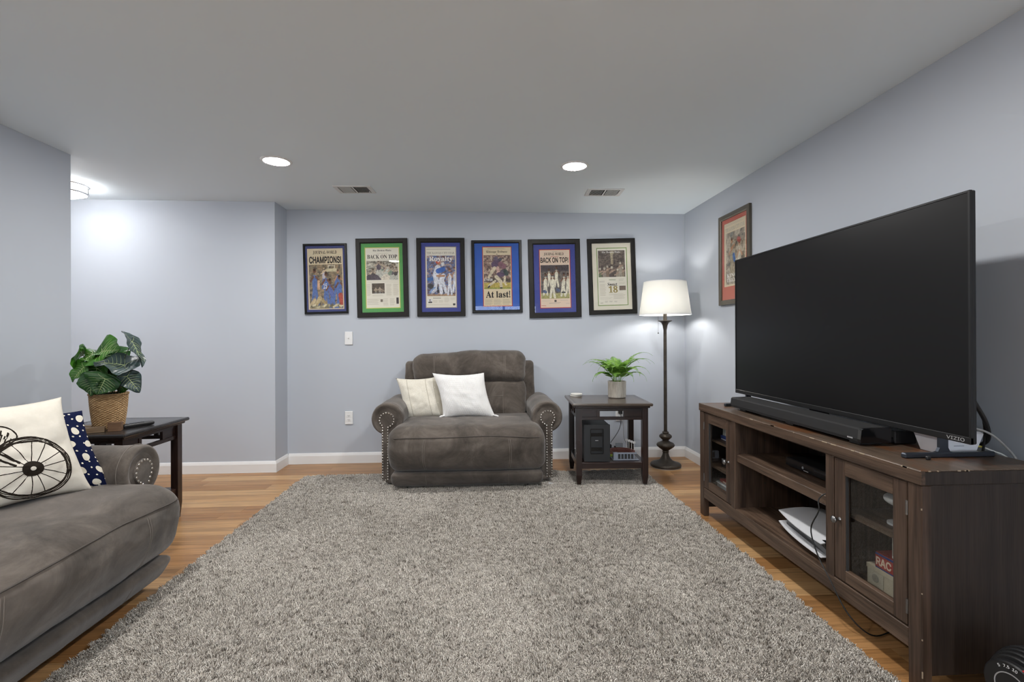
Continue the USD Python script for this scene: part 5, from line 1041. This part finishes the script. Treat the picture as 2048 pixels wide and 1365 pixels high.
def leaf(att, tip, nrm, W, mt, base=.32, fold=.22, curl=.25, seed=0, wave=.012, lobe=True):
    """heart shaped leaf: att = where the stalk meets it, tip = its point; built over (s along, t across)"""
    att, tip, nrm = (np.array(q, float) for q in (att, tip, nrm)); D = tip-att; L = np.linalg.norm(D); D /= L; N = nrm-D*np.dot(nrm, D); N /= np.linalg.norm(N); S = np.cross(N, D)
    ns, nt = 30, 17; s = np.linspace(-base, 1, ns); g = np.random.default_rng(seed); ph = g.uniform(0, 6)
    q = (s+base)/(1+base); wid = (np.sin(np.clip(q, 0, 1)**.62*PI)**.75)*(1-.25*q); wid = wid/wid.max()*W*.66
    t = np.linspace(-1, 1, nt); Sg, Tg = np.meshgrid(s, t, indexing='ij'); w = wid[:, None]*Tg
    back = np.where(Sg < 0, .55*base*L*(np.abs(Tg)**1.2)*(-Sg/base)*0, 0)
    notch = np.where(Sg < 0, (-Sg/base)**1.5*(1-np.abs(Tg))**2*base*L*.9, 0)     # the notch between the lobes
    h = fold*np.abs(w)*.9-curl*L*(np.clip(Sg, 0, 1)**2)*.55-curl*.35*np.abs(w)**2/(W/2)+wave*np.sin(Sg*7+ph)*np.abs(Tg)**1.5+.0035*np.cos((Sg-np.abs(Tg)*.5)*26)*(np.abs(Tg) > .05)*(1-np.abs(Tg)*.5)
    fn = lambda Sx, wx, hx, nx: att+(Sx*L+nx)[..., None]*D+wx[..., None]*S+hx[..., None]*N
    Pq = fn(Sg, w, h, notch); idx = np.arange(ns*nt).reshape(ns, nt)
    F = np.stack([idx[:-1, :-1], idx[1:, :-1], idx[1:, 1:], idx[:-1, 1:]], -1).reshape(-1, 4)
    Vt_ = Pq.reshape(-1, 3); th = N*.0009; F3 = np.vstack([F, (F[:, ::-1]+ns*nt)])
    m = tm((np.vstack([Vt_, Vt_-th]), F3)); lf = part(pp, 'leaf', m, mt, smooth=True)
    from scipy.interpolate import RegularGridInterpolator
    I = RegularGridInterpolator((s, t), Pq); vs = []
    def line(pts, r): 
        P = I(np.clip(np.array(pts), [-base, -1], [1, 1]))+N*.0006; vs.append(tube(P, np.linspace(r, r*.35, len(P)), 5))
    line([(x, 0) for x in np.linspace(-.02, .93, 16)], .0021)
    for k in range(6):
        for sg in (-1, 1): a = -.02+k*.13; line([(a+.20*u_**1.2, sg*.78*u_) for u_ in np.linspace(0, 1, 8)], .0012)
    for sg in (-1, 1): line([(-.02-.6*base*u_, sg*.6*u_) for u_ in np.linspace(0, 1, 8)], .0014)
    part(lf, 'veins', vs, 'vein', smooth=True, kind='stuff')
    root = np.array([.02*g.normal(), .02*g.normal(), .14]); part(lf, 'stalk', tube(smoothpath([root, (root+att)/2+[0, 0, .03], att-N*.001], 14), .0022, 6), 'stem', smooth=True)
def at_(px, py, dy=0.):
    k = (2.87+dy)/2.87; return np.array([(PO[0]+(px-218)/337)*k-PO[0], dy, (LH+(857-py)/337-CAM_Z)*k+CAM_Z-LH])
for i, (a, b, dy0, dy1, n, W, mt, kw) in enumerate([
    ((205, 704), (236, 697), .02, -.02, (-.15, -.75, .65), .185, 'leaf_green', dict(base=.55)),
    ((188, 709), (163, 724), .03, -.01, (-.25, -.55, .8), .15, 'leaf_green', dict(base=.5)),
    ((164, 704), (144, 754), .03, .01, (-.85, -.35, .35), .105, 'leaf_green', dict(curl=.35)),
    ((170, 735), (143, 762), -.02, -.05, (-.35, -.85, .35), .125, 'leaf_green', {}),
    ((184, 757), (180, 793), -.09, -.11, (-.10, -1, .2), .115, 'leaf_dark', dict(base=.42, curl=.1)),
    ((210, 759), (194, 790), -.10, -.12, (.12, -1, .15), .150, 'leaf_dark', dict(base=.35, curl=.1)),
    ((246, 731), (188, 721), -.05, -.10, (.02, -.42, .92), .185, 'leaf_grey', dict(base=.55, curl=.15, wave=.016)),
    ((252, 754), (276, 784), -.06, -.07, (.45, -.75, .5), .095, 'leaf_grey', dict(base=.28)),
    ((263, 685), (291, 731), .0, -.01, (.74, .20, .60), .12, 'leaf_grey', dict(base=.5, curl=.3)),
    ((247, 752), (236, 788), .04, .03, (.1, -1, .1), .125, 'leaf_green', dict(base=.3)),
    ((222, 732), (214, 775), .03, .00, (0, -1, .25), .16, 'leaf_green', dict(base=.4)),
    ((196, 738), (178, 778), .01, -.02, (-.2, -1, .25), .14, 'leaf_green', dict(base=.4)),
    ((226, 712), (246, 735), .06, .04, (.3, -.6, .75), .15, 'leaf_dark', dict(base=.5))]):
    leaf(at_(*a, dy0), at_(*b, dy1), n, W, mt, seed=70+i, **kw)
def block(name, label, cat, c, sx, sy, sz, rz, mt, notch=None):
    t_ = thing(name, label, cat, (c[0], c[1], LH), rz); part(t_, 'block', B(-sx/2, sx/2, -sy/2, sy/2, 0, sz, .0015), mt)
    if notch: part(t_, 'step', B(*notch, .0015), mt)
block('wooden_tray', 'flat pale wooden block at the left of the basket', 'wooden block', (-2.345, 2.945), .165, .085, .022, 18, 'block_wood_light', (-.07, .075, -.03, .03, .022, .027))
block('wooden_block', 'low wooden block with a notch in front of the basket', 'wooden block', (-2.205, 2.880), .10, .045, .030, 30, 'block_wood_light')
block('wooden_block', 'reddish square wooden block in front of the basket, next to the remote', 'wooden block', (-2.120, 2.925), .062, .045, .050, 22, 'block_wood')
rm = thing('remote_control', 'black remote control lying on the left end table right of the basket', 'remote control', (-2.085, 3.055, LH), 62)
part(rm, 'body', rbox(.17, .045, .022, .010, 18, (0, 0, .0125)), 'black_plastic', smooth=True)
for k in range(5):
    for j in (-1, 0, 1): part(rm, 'button', cyl(.0042, .002, (-.055+k*.02, j*.012, .0240), n=12), 'rubber_black')
